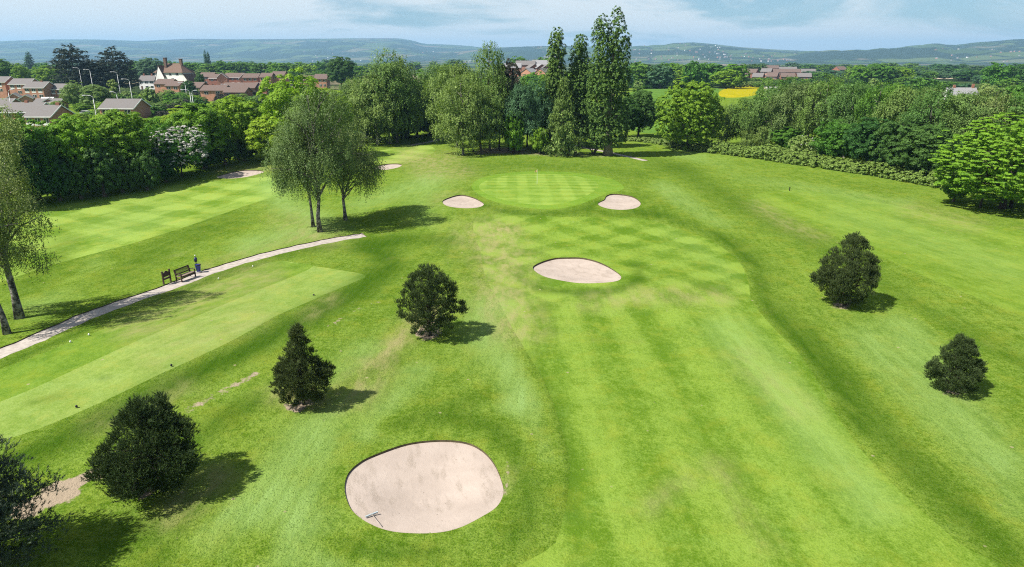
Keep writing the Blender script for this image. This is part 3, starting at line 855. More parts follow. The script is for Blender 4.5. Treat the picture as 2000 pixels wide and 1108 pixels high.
# standing blades of the rough in the foreground
def rough_blades(n=110000):
    tri = T[(region == -1) & ~FAR]; c = V2[tri].mean(1); a = V2[tri]
    ar = np.abs((a[:, 1, 0] - a[:, 0, 0]) * (a[:, 2, 1] - a[:, 0, 1]) - (a[:, 1, 1] - a[:, 0, 1]) * (a[:, 2, 0] - a[:, 0, 0])) / 2
    ok = (c[:, 1] > 17) & (c[:, 1] < 62) & (np.abs(c[:, 0]) < .80 * c[:, 1] + 7); tri, c, ar = tri[ok], c[ok], ar[ok]
    w = ar / (c[:, 1] ** 1.3); k = rng.choice(len(tri), n, p=w / w.sum()); r1 = np.sqrt(rng.random(n)); r2 = rng.random(n)
    bc = np.stack([1 - r1, r1 * (1 - r2), r1 * r2], 1); P2 = (V2[tri[k]] * bc[:, :, None]).sum(1); z = (Z[tri[k]] * bc).sum(1)
    lu = (ATT['lush'][tri[k]] * bc).sum(1); so = (ATT['soil'][tri[k]] * bc).sum(1); ok = so < .3; P2, z, lu = P2[ok], z[ok], lu[ok]; n = len(z)
    B = np.column_stack([P2, z - .01]); h = rng.uniform(.018, .045, n) * (1 + .35 * np.maximum(lu, 0)); ang = rng.uniform(0, 6.28, n); wd = rng.uniform(.018, .036, n)
    S = np.stack([np.cos(ang), np.sin(ang), np.zeros(n)], 1) * wd[:, None]; tip = B + np.column_stack([rng.normal(0, .055, (n, 2)), h])
    V = np.stack([B - S, B + S, tip], 1).reshape(-1, 3)
    o = link('grass', face_mesh('grass', V, 3, rng.random(n), np.clip(.5 - .55 * lu, 0, 1)), leaf_mat('grass_blades', (0.072, 0.150, 0.008), (0.215, 0.320, 0.066), .45, (1.1, 1.1, .7), vary=0, spec=0.0))
    tag(o, 'longer rough grass standing round the nearest bunker and pines', 'grass', None, 'stuff')
rough_blades()
# prototypes for the many trees of a kind: height about 12 m, scaled where they stand
def proto_broad(h=12, w=10, z0=1.2, leaf='mid', bark=M_bark, **kw):
    L, P, lobes = crown_broad(h, w, z0, **kw)
    mb, tp = make_trunk(h * .7, .26)
    limbs(mb, tp, random.sample(list(map(tuple, P)), 16), .26)
    return L.mesh('crown'), mb.mesh('trunk'), h, w
def proto_birch(h=14, w=8, z0=2.2, n=1900, per=11, ls=.13, length=1.6):
    L, P, lobes = crown_birch(h, w, z0, n, per, ls, length)
    mb, tp = make_trunk(h * .92, .17, wob=.2)
    limbs(mb, tp, random.sample(list(map(tuple, P)), 18), .17, (.25, .85))
    return L.mesh('crown'), mb.mesh('trunk'), h, w
def proto_cone(h=14, w=6):
    lob = [(np.array([0, 0, .8 + h * t * .95]), np.array([w / 2 * (1 - t) ** .8 + .2, w / 2 * (1 - t) ** .8 + .2, h * .09])) for t in np.linspace(.05, .97, 12)]
    L, P, _ = crown_broad(h, w, .5, 230, .5, 34, .17, lobes=lob, up=.2, ncore=700)
    mb, tp = make_trunk(h * .9, .2)
    return L.mesh('crown'), mb.mesh('trunk'), h, w
def proto_poplar(h=24, w=5):
    lob = [(np.array([random.uniform(-.3, .3), random.uniform(-.3, .3), 2 + (h - 3) * t]), np.array([w / 2 * sin(pi * (.16 + .80 * t)) ** .7 + .15] * 2 + [h * .085])) for t in np.linspace(0, .97, 12)]
    L, P, _ = crown_broad(h, w, 1.5, 330, .6, 38, .18, lobes=lob, up=1.1, flat=1.5, ncore=1000)
    mb, tp = make_trunk(h * .9, .35)
    return L.mesh('crown'), mb.mesh('trunk'), h, w

PR = {
    'broad': [proto_broad(12, 10, 1.0), proto_broad(12, 9, 1.4, k=9, ncl=300), proto_broad(11, 11, .8, k=13, ncl=340, rc=.7), proto_broad(12, 8.5, .6, k=12, egg=.25)],
    'birch': [proto_birch(14, 8, 2.0), proto_birch(14, 7, 2.6), proto_birch(13, 9, 1.6), proto_birch(15, 7.5, 2.2)],
    'bush': [proto_broad(4, 5.5, .1, k=9, ncl=190, rc=.42, nleaf=34, ls=.13, ncore=500), proto_broad(4, 4.5, .1, k=8, ncl=170, rc=.4, nleaf=34, ls=.12, ncore=500), proto_broad(3.6, 6, .1, k=10, ncl=190, rc=.42, nleaf=32, ls=.13, ncore=500)],
    'far': [proto_broad(12, 10, .6, ncl=150, rc=.95, nleaf=22, ls=.36, ncore=260), proto_broad(11, 12, .6, ncl=160, rc=.95, nleaf=22, ls=.36, ncore=260), proto_broad(13, 9.5, .6, ncl=150, rc=.9, nleaf=22, ls=.34, ncore=260, k=8)],
    'cone': [proto_cone()],
    'column': [proto_poplar(22, 4.5)],
}
TREES = []
def place(kind, name, u, vb, vt, wpx, leaf, label, cat='tree', group=None, bark=None, y=None, i=None, sink=0.0):
    """a tree whose foot shows at row vb (or stands at distance y), its top at row vt, wpx wide"""
    if y is None: p = at(u, vb)
    else:
        x = colx(u, y); p = Vector((x, y, Hs(x, y)))
    h = vz(vt, p.y) - p.z
    w = wpx * depth(p.y, p.z + h * .5) / F
    protos = PR[kind]; cr, tr, ph, pw = protos[random.randrange(len(protos)) if i is None else i % len(protos)]
    s = w / pw
    root = empty(name, (p.x, p.y, p.z - sink), random.uniform(0, 6.28), (s, s, h / ph))
    t = link('trunk', tr, None, root); c = link('crown', cr, None, root)
    for o, m in ((t, bark or M_bark), (c, LM[leaf])):
        if len(o.data.materials) == 0: o.data.materials.append(m)
        o.material_slots[0].link = 'OBJECT'; o.material_slots[0].material = m
    TREES.append(root)
    return tag(root, label, cat, group)

# ------------------------------------------------------------------ the young pines on the course
def shrub_pine(u, vb, vt, wpx, prof, label, lobes=(), seed=0, dens=1.0, upw=1.0, mat='pine', nb=150):
    """prof: (height fraction, radius fraction) of the outline; lobes: (angle, height, reach, size) boughs that break it"""
    random.seed(seed)
    p = at(u, vb); h = vz(vt, p.y) - p.z; w = wpx * depth(p.y, p.z + h * .5) / F
    hf = np.array([q[0] for q in prof]); rf = np.array([q[1] for q in prof])
    n = int(nb * dens)
    # bough tips over the outline
    t = rng.choice(np.linspace(.03, .98, 200), n, p=(lambda a: a / a.sum())(np.interp(np.linspace(.03, .98, 200), hf, rf) + .05))
    a = rng.uniform(0, 2 * pi, n)
    r = np.interp(t, hf, rf) * w / 2 * rng.uniform(.66, .95, n) * (1 + .10 * np.sin(3 * a + 5 * t + seed))
    B = np.stack([np.cos(a) * r, np.sin(a) * r, t * h * .92 + .1], 1)
    out = np.stack([np.cos(a), np.sin(a), np.full(n, .2)], 1)
    ext, eo = [], []
    for (la, lh, lr, ls) in lobes:
        m = max(6, int(34 * ls)); c = np.array([cos(la) * lr * w / 2, sin(la) * lr * w / 2, lh * h])
        d = rdir(m); ext.append(c + d * ls * w * .16); eo.append(d * .6 + np.array([cos(la), sin(la), .2]) * .5)
    if ext: B = np.concatenate([B] + ext); out = np.concatenate([out] + eo)
    sh = 36; k = np.repeat(np.arange(len(B)), sh); q = len(k)
    spread = .058 * w
    hd = unit(out[k] * .45 + rdir(q) * .75 + np.array([0, 0, .55 * upw]))   # shoots of one bough end fan out from it
    P = B[k] + hd * spread * rng.uniform(.2, 1.5, (q, 1))
    P[:, 2] = np.maximum(P[:, 2], .22)
    A = unit(hd * .9 + np.array([0, 0, .7 * upw]))
    ln = rng.uniform(.10, .19, q) * (w / 4.2) ** .4
    # inner shoots, so that the bush is not hollow
    ni = 900; ti = rng.uniform(.05, .9, ni); ai = rng.uniform(0, 6.28, ni); ri = np.interp(ti, hf, rf) * w / 2 * rng.uniform(0, .8, ni)
    P = np.concatenate([P, np.stack([np.cos(ai) * ri, np.sin(ai) * ri, ti * h], 1)]); A = np.concatenate([A, unit(rdir(ni) + np.array([0, 0, .6]))])
    ln = np.concatenate([ln, rng.uniform(.3, .5, ni)])
    # leader
    lead = np.array([[0, 0, h * f] for f in (.86, .90, .93)]); P = np.concatenate([P, lead]); A = np.concatenate([A, np.tile([[0, 0, 1.]], (3, 1))]); ln = np.concatenate([ln, [.45, .45, .4]])
    V, kk = needles(P, A, ln, 13, .0095 * (w / 4.2) ** .3, .6, .9)
    tint = rng.random(len(P))[kk]
    me = face_mesh('crown', V, 3, rng.random(len(kk)), tint)
    root = empty('pine_bush', p)
    mb, tp = make_trunk(h * .88, .10 * w / 4, wob=.05, seg=6)
    limbs(mb, tp, [tuple(x) for x in B[::4]], .09, (.05, .7), 4)
    mb.build('trunk', M_bark_dark, root, True)
    link('crown', me, LM[mat], root)
    return tag(root, label, 'pine', 'young pines standing on the rough')
shrub_pine(304, 955, 776, 178, [(0, .45), (.12, .80), (.3, 1.0), (.5, .92), (.68, .66), (.85, .34), (1, .06)], 'broad dark bushy pine beside the worn bare track', [(0.1, .56, .58, 1.1), (3.3, .22, .95, .9), (1.6, .7, .5, 1.0), (-.4, .38, .9, .8), (-1.6, .3, .8, 1.0)], 1, 1.5)
shrub_pine(594, 790, 630, 106, [(0, .4), (.1, .85), (.25, 1.0), (.42, .88), (.58, .62), (.72, .36), (.86, .18), (1, .05)], 'conical dark pine with a thin pointed tip, below the tee', [(.15, .38, .82, .8), (2.9, .32, .8, .7)], 2, 1.3)
shrub_pine(840, 656, 515, 116, [(0, .35), (.1, .75), (.25, .95), (.45, 1.0), (.62, .92), (.78, .70), (.9, .44), (1, .12)], 'egg-shaped dark pine standing nearest the middle bunker', [(-.05, .38, 1.05, .4)], 3, 1.5, 1.3)
shrub_pine(1650, 597, 456, 114, [(0, .30), (.12, .72), (.28, .98), (.45, 1.0), (.60, .86), (.75, .60), (.88, .36), (1, .14)], 'tall egg-shaped dark pine below the eastern fairway', [(1.2, .88, .15, .4), (2.9, .35, .8, .9), (-2.2, .4, .75, .9)], 4, 2.0, 1.4)
shrub_pine(1860, 765, 657, 98, [(0, .4), (.12, .85), (.3, 1.0), (.46, .86), (.52, .62), (.68, .62), (.82, .42), (1, .12)], 'small tiered dark pine, smallest of those on the slope', [(.1, .4, .85, .7), (3.0, .36, .85, .6), (.5, .7, .5, .5)], 5, 1.2, 1.1)

# the blue-green pine whose boughs reach into the corner of the view
def corner_pine():
    random.seed(9)
    p = at(-40, 1118); h = 5.6
    root = empty('pine_tree', p)
    mb, tp = make_trunk(h * .95, .16, wob=.08)
    P, A = [], []
    for i in range(60):
        t = .10 + .86 * i / 60; a = 2.399 * i
        reach = 2.6 * (1 - t) ** .62 * random.uniform(.75, 1.15) + .25
        b = Vector((0, 0, h * t)); tip = b + Vector((cos(a) * reach, sin(a) * reach, reach * random.uniform(.05, .32)))
        mb.tube([b, b.lerp(tip, .5) + Vector((0, 0, -.06)), tip], [.045, .03, .012], 5, False)
        nn = int(22 + reach * 36)
        for j in range(nn):
            s = random.uniform(.30, 1.05); q = b.lerp(tip, s)
            sp = .34 * (1.15 - abs(s - .75))
            P.append(q + Vector((random.gauss(0, sp), random.gauss(0, sp), random.gauss(.04, sp * .45)))); d = (tip - b).normalized()
            A.append(d * .5 + Vector((random.gauss(0, .4), random.gauss(0, .4), .65)))
    P = np.array(P); A = unit(np.array(A)); k = np.repeat(np.arange(len(P)), 3); A = unit(A[k] + rdir(len(k)) * .55); P = P[k] + rng.normal(0, .07, (len(k), 3)); ln = rng.uniform(.13, .23, len(P))
    V, kk = needles(P, A, ln, 10, .011, .7, .9)
    mb.build('trunk', M_bark_grey, root, True)
    link('crown', face_mesh('crown', V, 3, rng.random(len(kk)), rng.random(len(P))[kk]), LM['pine_blue'], root)
    tag(root, 'blue-green open pine reaching in at the lower left corner', 'pine')
corner_pine()

# ------------------------------------------------------------------ the weeping birches on the near course
def big_birch(u, vb, vt, crown, label, r=.2, lean=(0, 0), z0f=.30, n=1900, leaf='birch_grey', ls=.085, length=1.5, y=None, seed=0, group=None, nfill=900, per=16):
    """crown: [(u, v, width in px)] lobes seen in the photograph, spread in depth about the trunk"""
    random.seed(seed)
    p = at(u, vb); h = vz(vt, p.y) - p.z
    lob = []
    for (cu, cv, wp) in crown:
        dy = random.uniform(-.35, .35) * wp * p.y / F
        yy = p.y + dy; z = vz(cv, yy); x = colx(cu, yy, z); q = wp / 2 * depth(yy, z) / F
        lob.append((np.array([x - p.x, dy, z - p.z]), np.array([q, q * .95, q * 1.1])))
    P, N = lobes_surface(lob, n, h * .12, .16); ok = N[:, 2] > -.5; P, N = P[ok], N[ok]
    L = Leaves(); strands(L, P, length, per, ls, .12, .5, N); core(L, lob, nfill, ls * 1.5)
    root = empty('birch_tree', p)
    mb, tp = make_trunk(h * .93, r, lean, .22, 8, .15, 9)
    limbs(mb, tp, random.sample([tuple(q) for q in P], 34), r, (.22, .85), 5)
    mb.build('trunk', M_birch, root, True)
    link('crown', L.mesh('crown'), LM[leaf], root)
    return tag(root, label, 'tree', group)
big_birch(625, 453, 165, [(620, 195, 56), (606, 215, 70), (640, 222, 78), (655, 196, 40), (592, 250, 80), (634, 258, 90), (570, 285, 70), (606, 295, 90), (645, 300, 80), (556, 318, 60), (590, 335, 66), (628, 335, 70), (552, 350, 40), (600, 360, 40)], 'tallest weeping birch, front trunk of the group by the path', .23, (0.01, 0), seed=21, n=2900, ls=.078, group='three birches by the path')
big_birch(612, 443, 200, [(585, 250, 66), (562, 290, 66), (606, 290, 66), (572, 325, 56), (600, 335, 50)], 'birch just behind the tallest one, with the darker trunk', .17, (-.02, 0), seed=22, n=1800, ls=.08, group='three birches by the path')
big_birch(675, 430, 248, [(684, 268, 46), (668, 288, 54), (702, 292, 56), (724, 325, 34), (694, 318, 64), (668, 326, 50), (722, 348, 34), (700, 345, 44), (676, 350, 36)], 'shorter spreading birch on the right of its group of three', .2, (0, 0), seed=23, n=2000, ls=.078, leaf='birch_grey', group='three birches by the path')
big_birch(38, 622, 205, [(12, 235, 46), (-25, 270, 90), (20, 300, 54), (-20, 340, 100), (36, 366, 60), (0, 400, 90), (58, 402, 44), (-40, 420, 110), (28, 440, 70), (72, 425, 32), (6, 490, 60), (56, 500, 44), (84, 500, 24), (-40, 500, 90)], 'tall birch leaning at the left edge, beside the path', .26, (-.035, .01), seed=24, n=2900, length=1.2, ls=.066, group='two birches at the left edge')
big_birch(14, 652, 330, [(-40, 380, 110), (-70, 430, 120), (-20, 460, 90), (-60, 500, 110), (-100, 400, 120)], 'grey birch trunk nearest the path at the left edge', .2, (-.07, .0), seed=25, n=2000, length=1.2, ls=.066, group='two birches at the left edge')
random.seed(31)

# ------------------------------------------------------------------ the hedge-row trees on the west side
W = 'trees along the western boundary'
rows = [
    ('broad', 'broadleaf_tree', 20, 402, 225, 150, 'dark', 'dark green tree at the left edge behind the leaning birch'),
    ('broad', 'broadleaf_tree', 78, 390, 226, 120, 'bright', 'mid green tree second from the left in the boundary row'),
    ('broad', 'broadleaf_tree', 160, 378, 220, 128, 'lime', 'yellow-green tree in the boundary row left of the dark rounded one'),
    ('broad', 'broadleaf_tree', 252, 362, 208, 118, 'bright', 'tall rounded green tree just left of the white blossom'),
    ('broad', 'broadleaf_tree', 312, 346, 232, 74, 'bright', 'narrow bright tree squeezed behind the white blossom'),
    ('broad', 'broadleaf_tree', 402, 327, 196, 112, 'bright', 'full green tree rising right behind the white blossom'),
    ('broad', 'broadleaf_tree', 466, 312, 184, 122, 'lime', 'wide yellowish green tree left of the lime maple'),
    ('broad', 'broadleaf_tree', 532, 318, 222, 90, 'lime', 'low lime green bushy tree left of the three birches'),
    ('broad', 'broadleaf_tree', 582, 312, 132, 130, 'lime', 'tall lime green maple rising above the three birches'),
    ('broad', 'broadleaf_tree', 642, 305, 168, 100, 'lime', 'lime green tree right behind the tallest birch'),
]
for i, r in enumerate(rows): place(*r, group=W, i=i)
# dark underwood at the foot of the row
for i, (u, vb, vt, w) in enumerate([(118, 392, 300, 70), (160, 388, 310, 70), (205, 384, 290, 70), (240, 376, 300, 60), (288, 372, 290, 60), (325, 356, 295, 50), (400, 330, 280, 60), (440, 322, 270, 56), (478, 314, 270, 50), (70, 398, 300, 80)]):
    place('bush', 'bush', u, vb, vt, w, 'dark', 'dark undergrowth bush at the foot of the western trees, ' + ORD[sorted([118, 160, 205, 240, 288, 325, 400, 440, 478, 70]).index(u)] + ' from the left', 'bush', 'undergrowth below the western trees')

def hawthorn(u, vb, vt, wpx, label, seed, dens=1.0):
    random.seed(seed)
    p = at(u, vb); h = vz(vt, p.y) - p.z; w = wpx * depth(p.y) / F
    L, P, lob = crown_broad(h, w, .6, 240, .5, 34, .14, k=12)
    Q, N = lobes_surface(lob, int(620 * dens), 1.0, .14); k = (N[:, 2] > -.35); Q, N = Q[k], N[k]
    Bl = Leaves(); clumps(Bl, Q + N * .2, N, .40, 18, .105, .5, .6, .8)
    mb, tp = make_trunk(h * .6, .16); limbs(mb, tp, random.sample([tuple(q) for q in P], 14), .16)
    return tree_from('hawthorn_tree', L, mb, LM['mid'], M_bark_dark, label, 'tree', None, p, 0.0, Bl)
hawthorn(356, 345, 246, 116, 'hawthorn covered in white blossom among the boundary trees', 41, 1.0)

# ------------------------------------------------------------------ birches and copse beyond the green
G2 = 'trees of the copse and birches behind the green'
cop = [
    ('birch', 'birch_tree', 737, 283, 150, 104, 'birch', 'birch with a single pale trunk, leftmost behind the far fairway', M_birch),
    ('birch', 'birch_tree', 762, 281, 118, 112, 'birch', 'tall birch in the middle of the far group of three trunks', M_birch),
    ('birch', 'birch_tree', 776, 279, 104, 110, 'birch', 'pale-trunked tall birch, right one of the far three', M_birch),
    ('birch', 'birch_tree', 700, 276, 150, 80, 'birch', 'smaller birch behind the three weeping ones', M_birch),
    ('broad', 'broadleaf_tree', 815, 268, 135, 90, 'mid', 'green tree between the far birches and the copse', M_bark),
    ('birch', 'birch_tree', 862, 272, 122, 86, 'birch', 'birch by the far path at the left of the copse', M_birch),
    ('birch', 'birch_tree', 905, 302, 150, 112, 'birch', 'low weeping birch at the front left of the copse', M_birch),
    ('birch', 'birch_tree', 893, 288, 118, 104, 'birch', 'tall weeping birch behind the front left of the copse', M_birch),
    ('birch', 'birch_tree', 957, 294, 92, 96, 'poplar', 'highest pointed tree of the copse, left of the dark conifer', M_bark),
    ('birch', 'birch_tree', 940, 300, 178, 92, 'birch', 'short drooping tree in the copse with ivy on its stem', M_bark),
    ('broad', 'broadleaf_tree', 994, 293, 112, 62, 'copper', 'brownish dark conifer standing up in the copse', M_bark_dark),
    ('birch', 'birch_tree', 1014, 296, 160, 72, 'blue', 'grey-green willow-like tree in the middle of the copse', M_bark_dark),
    ('birch', 'birch_tree', 1046, 292, 156, 76, 'blue', 'grey-green willow-like tree at the right of the copse', M_bark_dark),
    ('bush', 'broadleaf_tree', 1003, 300, 218, 44, 'bright', 'small bright green sapling in front of the copse', M_bark_dark),
    ('broad', 'broadleaf_tree', 1060, 285, 146, 60, 'lime', 'light green tree between the copse and the poplars', M_bark),
    ('bush', 'bush', 1054, 301, 245, 40, 'bright', 'bright leafy bush beside the weeping cypress', M_bark_dark),
    ('broad', 'broadleaf_tree', 1247, 268, 168, 78, 'dark', 'dark rounded tree right behind the tallest poplar', M_bark),
    ('broad', 'broadleaf_tree', 1222, 272, 190, 60, 'dark', 'dark tree half hidden behind the tallest poplar', M_bark),
    ('broad', 'broadleaf_tree', 1160, 276, 195, 60, 'dark', 'dark tree in the gap between the poplars', M_bark),
]
for i, (k, nm, u, vb, vt, w, lf, lab, bk) in enumerate(cop): place(k, nm, u, vb, vt, w, lf, lab, 'bush' if nm == 'bush' else 'tree', G2, bk, i=i)
def copse_stem(u, vb, vt, label):
    p = at(u, vb); h = vz(vt, p.y) - p.z
    L, P, _ = crown_broad(h, h * .42, h * .45, 90, .6, 26, .17, k=7, ncore=200)
    mb, tp = make_trunk(h * .8, .17, wob=.2); limbs(mb, tp, random.sample([tuple(q) for q in P], 8), .15)
    tree_from('broadleaf_tree', L, mb, LM['poplar'], M_bark_dark, label, 'tree', G2, p)
copse_stem(925, 297, 170, 'bare-stemmed tree at the left of the copse shade')
copse_stem(975, 291, 160, 'bare-stemmed tree under the dark conifer of the copse')
copse_stem(1030, 289, 170, 'thick bare-stemmed tree in the copse shade')
copse_stem(1010, 284, 150, 'slender bare-stemmed tree deep in the copse')
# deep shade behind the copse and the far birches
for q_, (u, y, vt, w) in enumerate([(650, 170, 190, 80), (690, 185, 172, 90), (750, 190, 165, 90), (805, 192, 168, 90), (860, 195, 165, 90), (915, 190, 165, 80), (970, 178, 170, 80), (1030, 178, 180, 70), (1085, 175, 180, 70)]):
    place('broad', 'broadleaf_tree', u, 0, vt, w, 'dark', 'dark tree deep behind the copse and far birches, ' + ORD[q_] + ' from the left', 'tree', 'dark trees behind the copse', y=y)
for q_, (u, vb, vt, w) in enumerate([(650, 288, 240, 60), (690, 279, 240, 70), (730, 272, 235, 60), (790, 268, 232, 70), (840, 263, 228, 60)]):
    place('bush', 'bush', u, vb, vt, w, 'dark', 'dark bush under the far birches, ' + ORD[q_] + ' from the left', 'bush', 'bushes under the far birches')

def poplar(u, vb, cols, label, seed, n=330, r=.45, z0=.10, skirt=True):
    """cols: columns [(u top, v top, width px, u bottom)] sharing one foot"""
    random.seed(seed)
    p = at(u, vb); lob = []; htop = 0
    for (ut, vt, wp, ub) in cols:
        h = vz(vt, p.y) - p.z; htop = max(h, htop)
        for t in np.linspace(0, 1, 15):
            z = h * (z0 + (.97 - z0) * t); uu = ub + (ut - ub) * t
            x = colx(uu, p.y, p.z + z) - p.x
            q = wp / 2 * depth(p.y, z) / F * (sin(pi * (.20 + .68 * t)) ** .65) * random.uniform(.8, 1.12)
            lob.append((np.array([x + random.uniform(-.25, .25), random.uniform(-.5, .5), z]), np.array([q, q, h * .062])))
    P, N = lobes_surface(lob, int(n * len(cols) * 3.0), htop * z0 * .7, .12)
    L = Leaves(); clumps(L, P, N, .36, 22, .14, 1.1, 1.8); core(L, lob, 1600, .34)
    mb, tp = make_trunk(htop * .8, r, wob=.15, top=.2)
    for k in range(6):
        a = k * 1.05; mb.tube([(cos(a) * r * .75, sin(a) * r * .75, -.2), (cos(a) * r * .55, sin(a) * r * .55, 1.6), (cos(a) * r * .3, sin(a) * r * .3, 4)], [r * .6, r * .45, r * .3], 6, False)
    limbs(mb, tp, random.sample([tuple(q) for q in P], 20), r * .5, (.1, .7), 5)
    return tree_from('poplar_tree', L, mb, LM['poplar'], M_bark_grey, label, 'tree', 'tall poplars behind the green', p)
poplar(1187, 304, [(1206, 30, 50, 1202), (1177, 42, 50, 1172)], 'tallest twin-topped poplar with a broad grey trunk', 51, 380, .75)
poplar(1092, 290, [(1088, 67, 40, 1080)], 'slim tall poplar left of the weeping cypress top', 52, 420, .4)
poplar(1133, 288, [(1133, 80, 46, 1137)], 'pointed poplar between the cypress and the tallest poplar', 53, 460, .4)

def weeping_cypress():
    random.seed(61)
    p = at(1098, 304); h = vz(152, p.y) - p.z; w = 80 * depth(p.y) / F
    t = rng.random(1500) ** .8; a = rng.uniform(0, 6.28, 1500)
    prof = np.interp(t, [0, .06, .15, .35, .6, .85, 1], [.55, .9, 1.0, .78, .44, .2, .03])
    tier = 1 + .13 * np.sin(t * 52 + a * 2)
    r = prof * w / 2 * tier * rng.uniform(.82, 1.05, 1500)
    P = np.stack([np.cos(a) * r, np.sin(a) * r, .6 + t * (h - .6)], 1)
    L = Leaves(); strands(L, P, .9, 13, .13, .35, .55)
    lob = [(np.array([0, 0, .5 + (h - 1) * q]), np.array([w / 2 * np.interp(q, [0, .15, .6, 1], [.7, .8, .34, .05])] * 2 + [h * .08])) for q in np.linspace(.03, .95, 12)]
    core(L, lob, 900, .3)
    mb, tp = make_trunk(h * .9, .32)
    tree_from('cypress_tree', L, mb, LM['cypress'], M_bark_dark, 'weeping cypress with a skirt to the ground behind the green', 'tree', None, p)
weeping_cypress()
def bare_shrub():
    random.seed(62); p = at(1159, 302); root = empty('shrub', p); mb = MB(); P = []
    for k in range(11):
        a = k * 2.4; L_ = random.uniform(2.0, 3.6); t = Vector((cos(a) * L_ * .6, sin(a) * L_ * .6, L_ * random.uniform(.6, .95)))
        mb.tube([(0, 0, -.1), t * .4 + Vector((0, 0, .15)), t * .75, t], [.10, .07, .045, .015], 5, False); P += [t, t * .8]
    L = Leaves(); P = np.array(P); clumps(L, P, unit(P), .7, 40, .14)
    mb.build('trunk', M_bark_dark, root, True); link('crown', L.mesh('crown'), LM['dark'], root)
    tag(root, 'small crooked open shrub left of the tallest poplar foot', 'shrub')
bare_shrub()

# ------------------------------------------------------------------ east side: maple, birch belt, hedge, lime tree
random.seed(71)
def special_broad(name, u, vb, vt, wpx, leaf, label, seed, ncl=520, rc=.6, nleaf=44, ls=.17, z0=.8, k=15, trunks=((0, 0, .3),), egg=.25, up=.45, flat=.7, xoff=0):
    random.seed(seed)
    p = at(u, vb); h = vz(vt, p.y) - p.z; w = wpx * depth(p.y, h / 2) / F
    lob = broad_lobes(h, w, z0, k, .58, (.28, .44), egg, .96)
    lob = [(c + np.array([xoff * w, 0, 0]), r) for c, r in lob]
    L, P, _ = crown_broad(h, w, z0, ncl, rc, nleaf, ls, lobes=lob, ncore=2200, up=up, flat=flat)
    mb = MB()
    for (tx, ty, r) in trunks:
        m2, tp = make_trunk(h * .65, r, wob=.12); m2.v = [(x + tx, y + ty, z) for x, y, z in m2.v]; mb.add(m2.v, m2.f)
        limbs(mb, [Vector(q) + Vector((tx, ty, 0)) for q in tp], random.sample([tuple(q) for q in P], 18), r)
    return tree_from(name, L, mb, LM[leaf], M_bark_dark, label, 'tree', None, p)
special_broad('maple_tree', 1342, 292, 153, 130, 'bright', 'single round bright green maple right of the poplars', 72, 900, .52, 44, .16, .4, 18)
special_broad('lime_tree', 1957, 408, 222, 262, 'fresh', 'spreading fresh green tree at the right edge above its own shade', 73, 1700, .55, 46, .135, .5, 26, ((0, 0, .36), (1.5, .6, .2), (-2.4, .6, .12)), .45, .75, .06)
place('bush', 'bush', 1862, 394, 335, 52, 'mid', 'rounded bush at the foot of the spreading right edge tree', 'bush')
belt = [
    (1418, 296, 208, 80), (1456, 299, 190, 84), (1500, 303, 164, 92), (1548, 306, 157, 96), (1598, 312, 154, 92), (1648, 318, 160, 96), (1700, 326, 166, 96), (1752, 334, 166, 100), (1805, 345, 172, 104), (1860, 350, 180, 110), (1915, 352, 178, 110), (1975, 356, 184, 120)]
wr = ['leftmost birch of the eastern belt next to the round maple', 'second birch of the eastern belt counted from the round maple', 'third birch of the eastern belt counted from the round maple', 'drooping birch of the eastern belt above the white-flowered elder', 'tallest birch of the eastern belt', 'birch of the eastern belt just right of its tallest tree', 'birch of the eastern belt above the dark sycamores, left one', 'birch of the eastern belt above the dark sycamores, middle one', 'birch of the eastern belt above the dark sycamores, right one', 'birch of the eastern belt standing left of the cottage roof', 'birch of the eastern belt in front of the cottage', 'rightmost birch of the belt behind the spreading tree']
for i, ((u, vb, vt, w), lab) in enumerate(zip(belt, wr)):
    p = at(u, vb - 12); place('birch', 'birch_tree', u, vb - 10, vt, w, ('birch', 'poplar', 'birch', 'birch_grey', 'poplar', 'birch', 'mid')[i % 7], lab, 'tree', 'birches of the eastern belt', M_birch, i=i)
for i, (u, vb, vt, w, lf, lab) in enumerate([
    (1625, 322, 232, 84, 'mid', 'dark sycamore in the belt right of the white-flowered elder'),
    (1690, 334, 226, 96, 'dark', 'second dark sycamore in front of the eastern birches'),
    (1745, 344, 232, 104, 'dark', 'broad dark sycamore in the middle of the eastern belt'),
    (1800, 354, 240, 104, 'dark', 'dark sycamore right behind the end of the bramble hedge'),
    (1838, 356, 262, 80, 'dark', 'low dark sycamore beside the spreading right edge tree'),
    (1540, 300, 245, 70, 'mid', 'low green tree in the belt left of the white-flowered elder'),
    (1480, 296, 248, 70, 'birch', 'low drooping tree at the front of the eastern birches')]):
    place('broad' if lf != 'birch' else 'birch', 'broadleaf_tree', u, vb, vt, w, lf, lab, 'tree', 'dark trees fronting the eastern belt', i=i)
for i in range(14):   # second rank of the belt
    u = 1495 + i * 39 + random.uniform(-10, 10)
    place('birch' if i % 3 else 'broad', 'birch_tree' if i % 3 else 'broadleaf_tree', u, 0, 170 - 8 * sin(i * .5) + random.uniform(-14, 16), 78, ('poplar', 'birch', 'dark')[(i * 5) % 3] if i % 3 else 'mid', 'second-rank tree half hidden behind the eastern birches, ' + ORD[i] + ' from the left', 'tree', 'second rank of the eastern belt', M_birch, y=165 - i * 2.2)
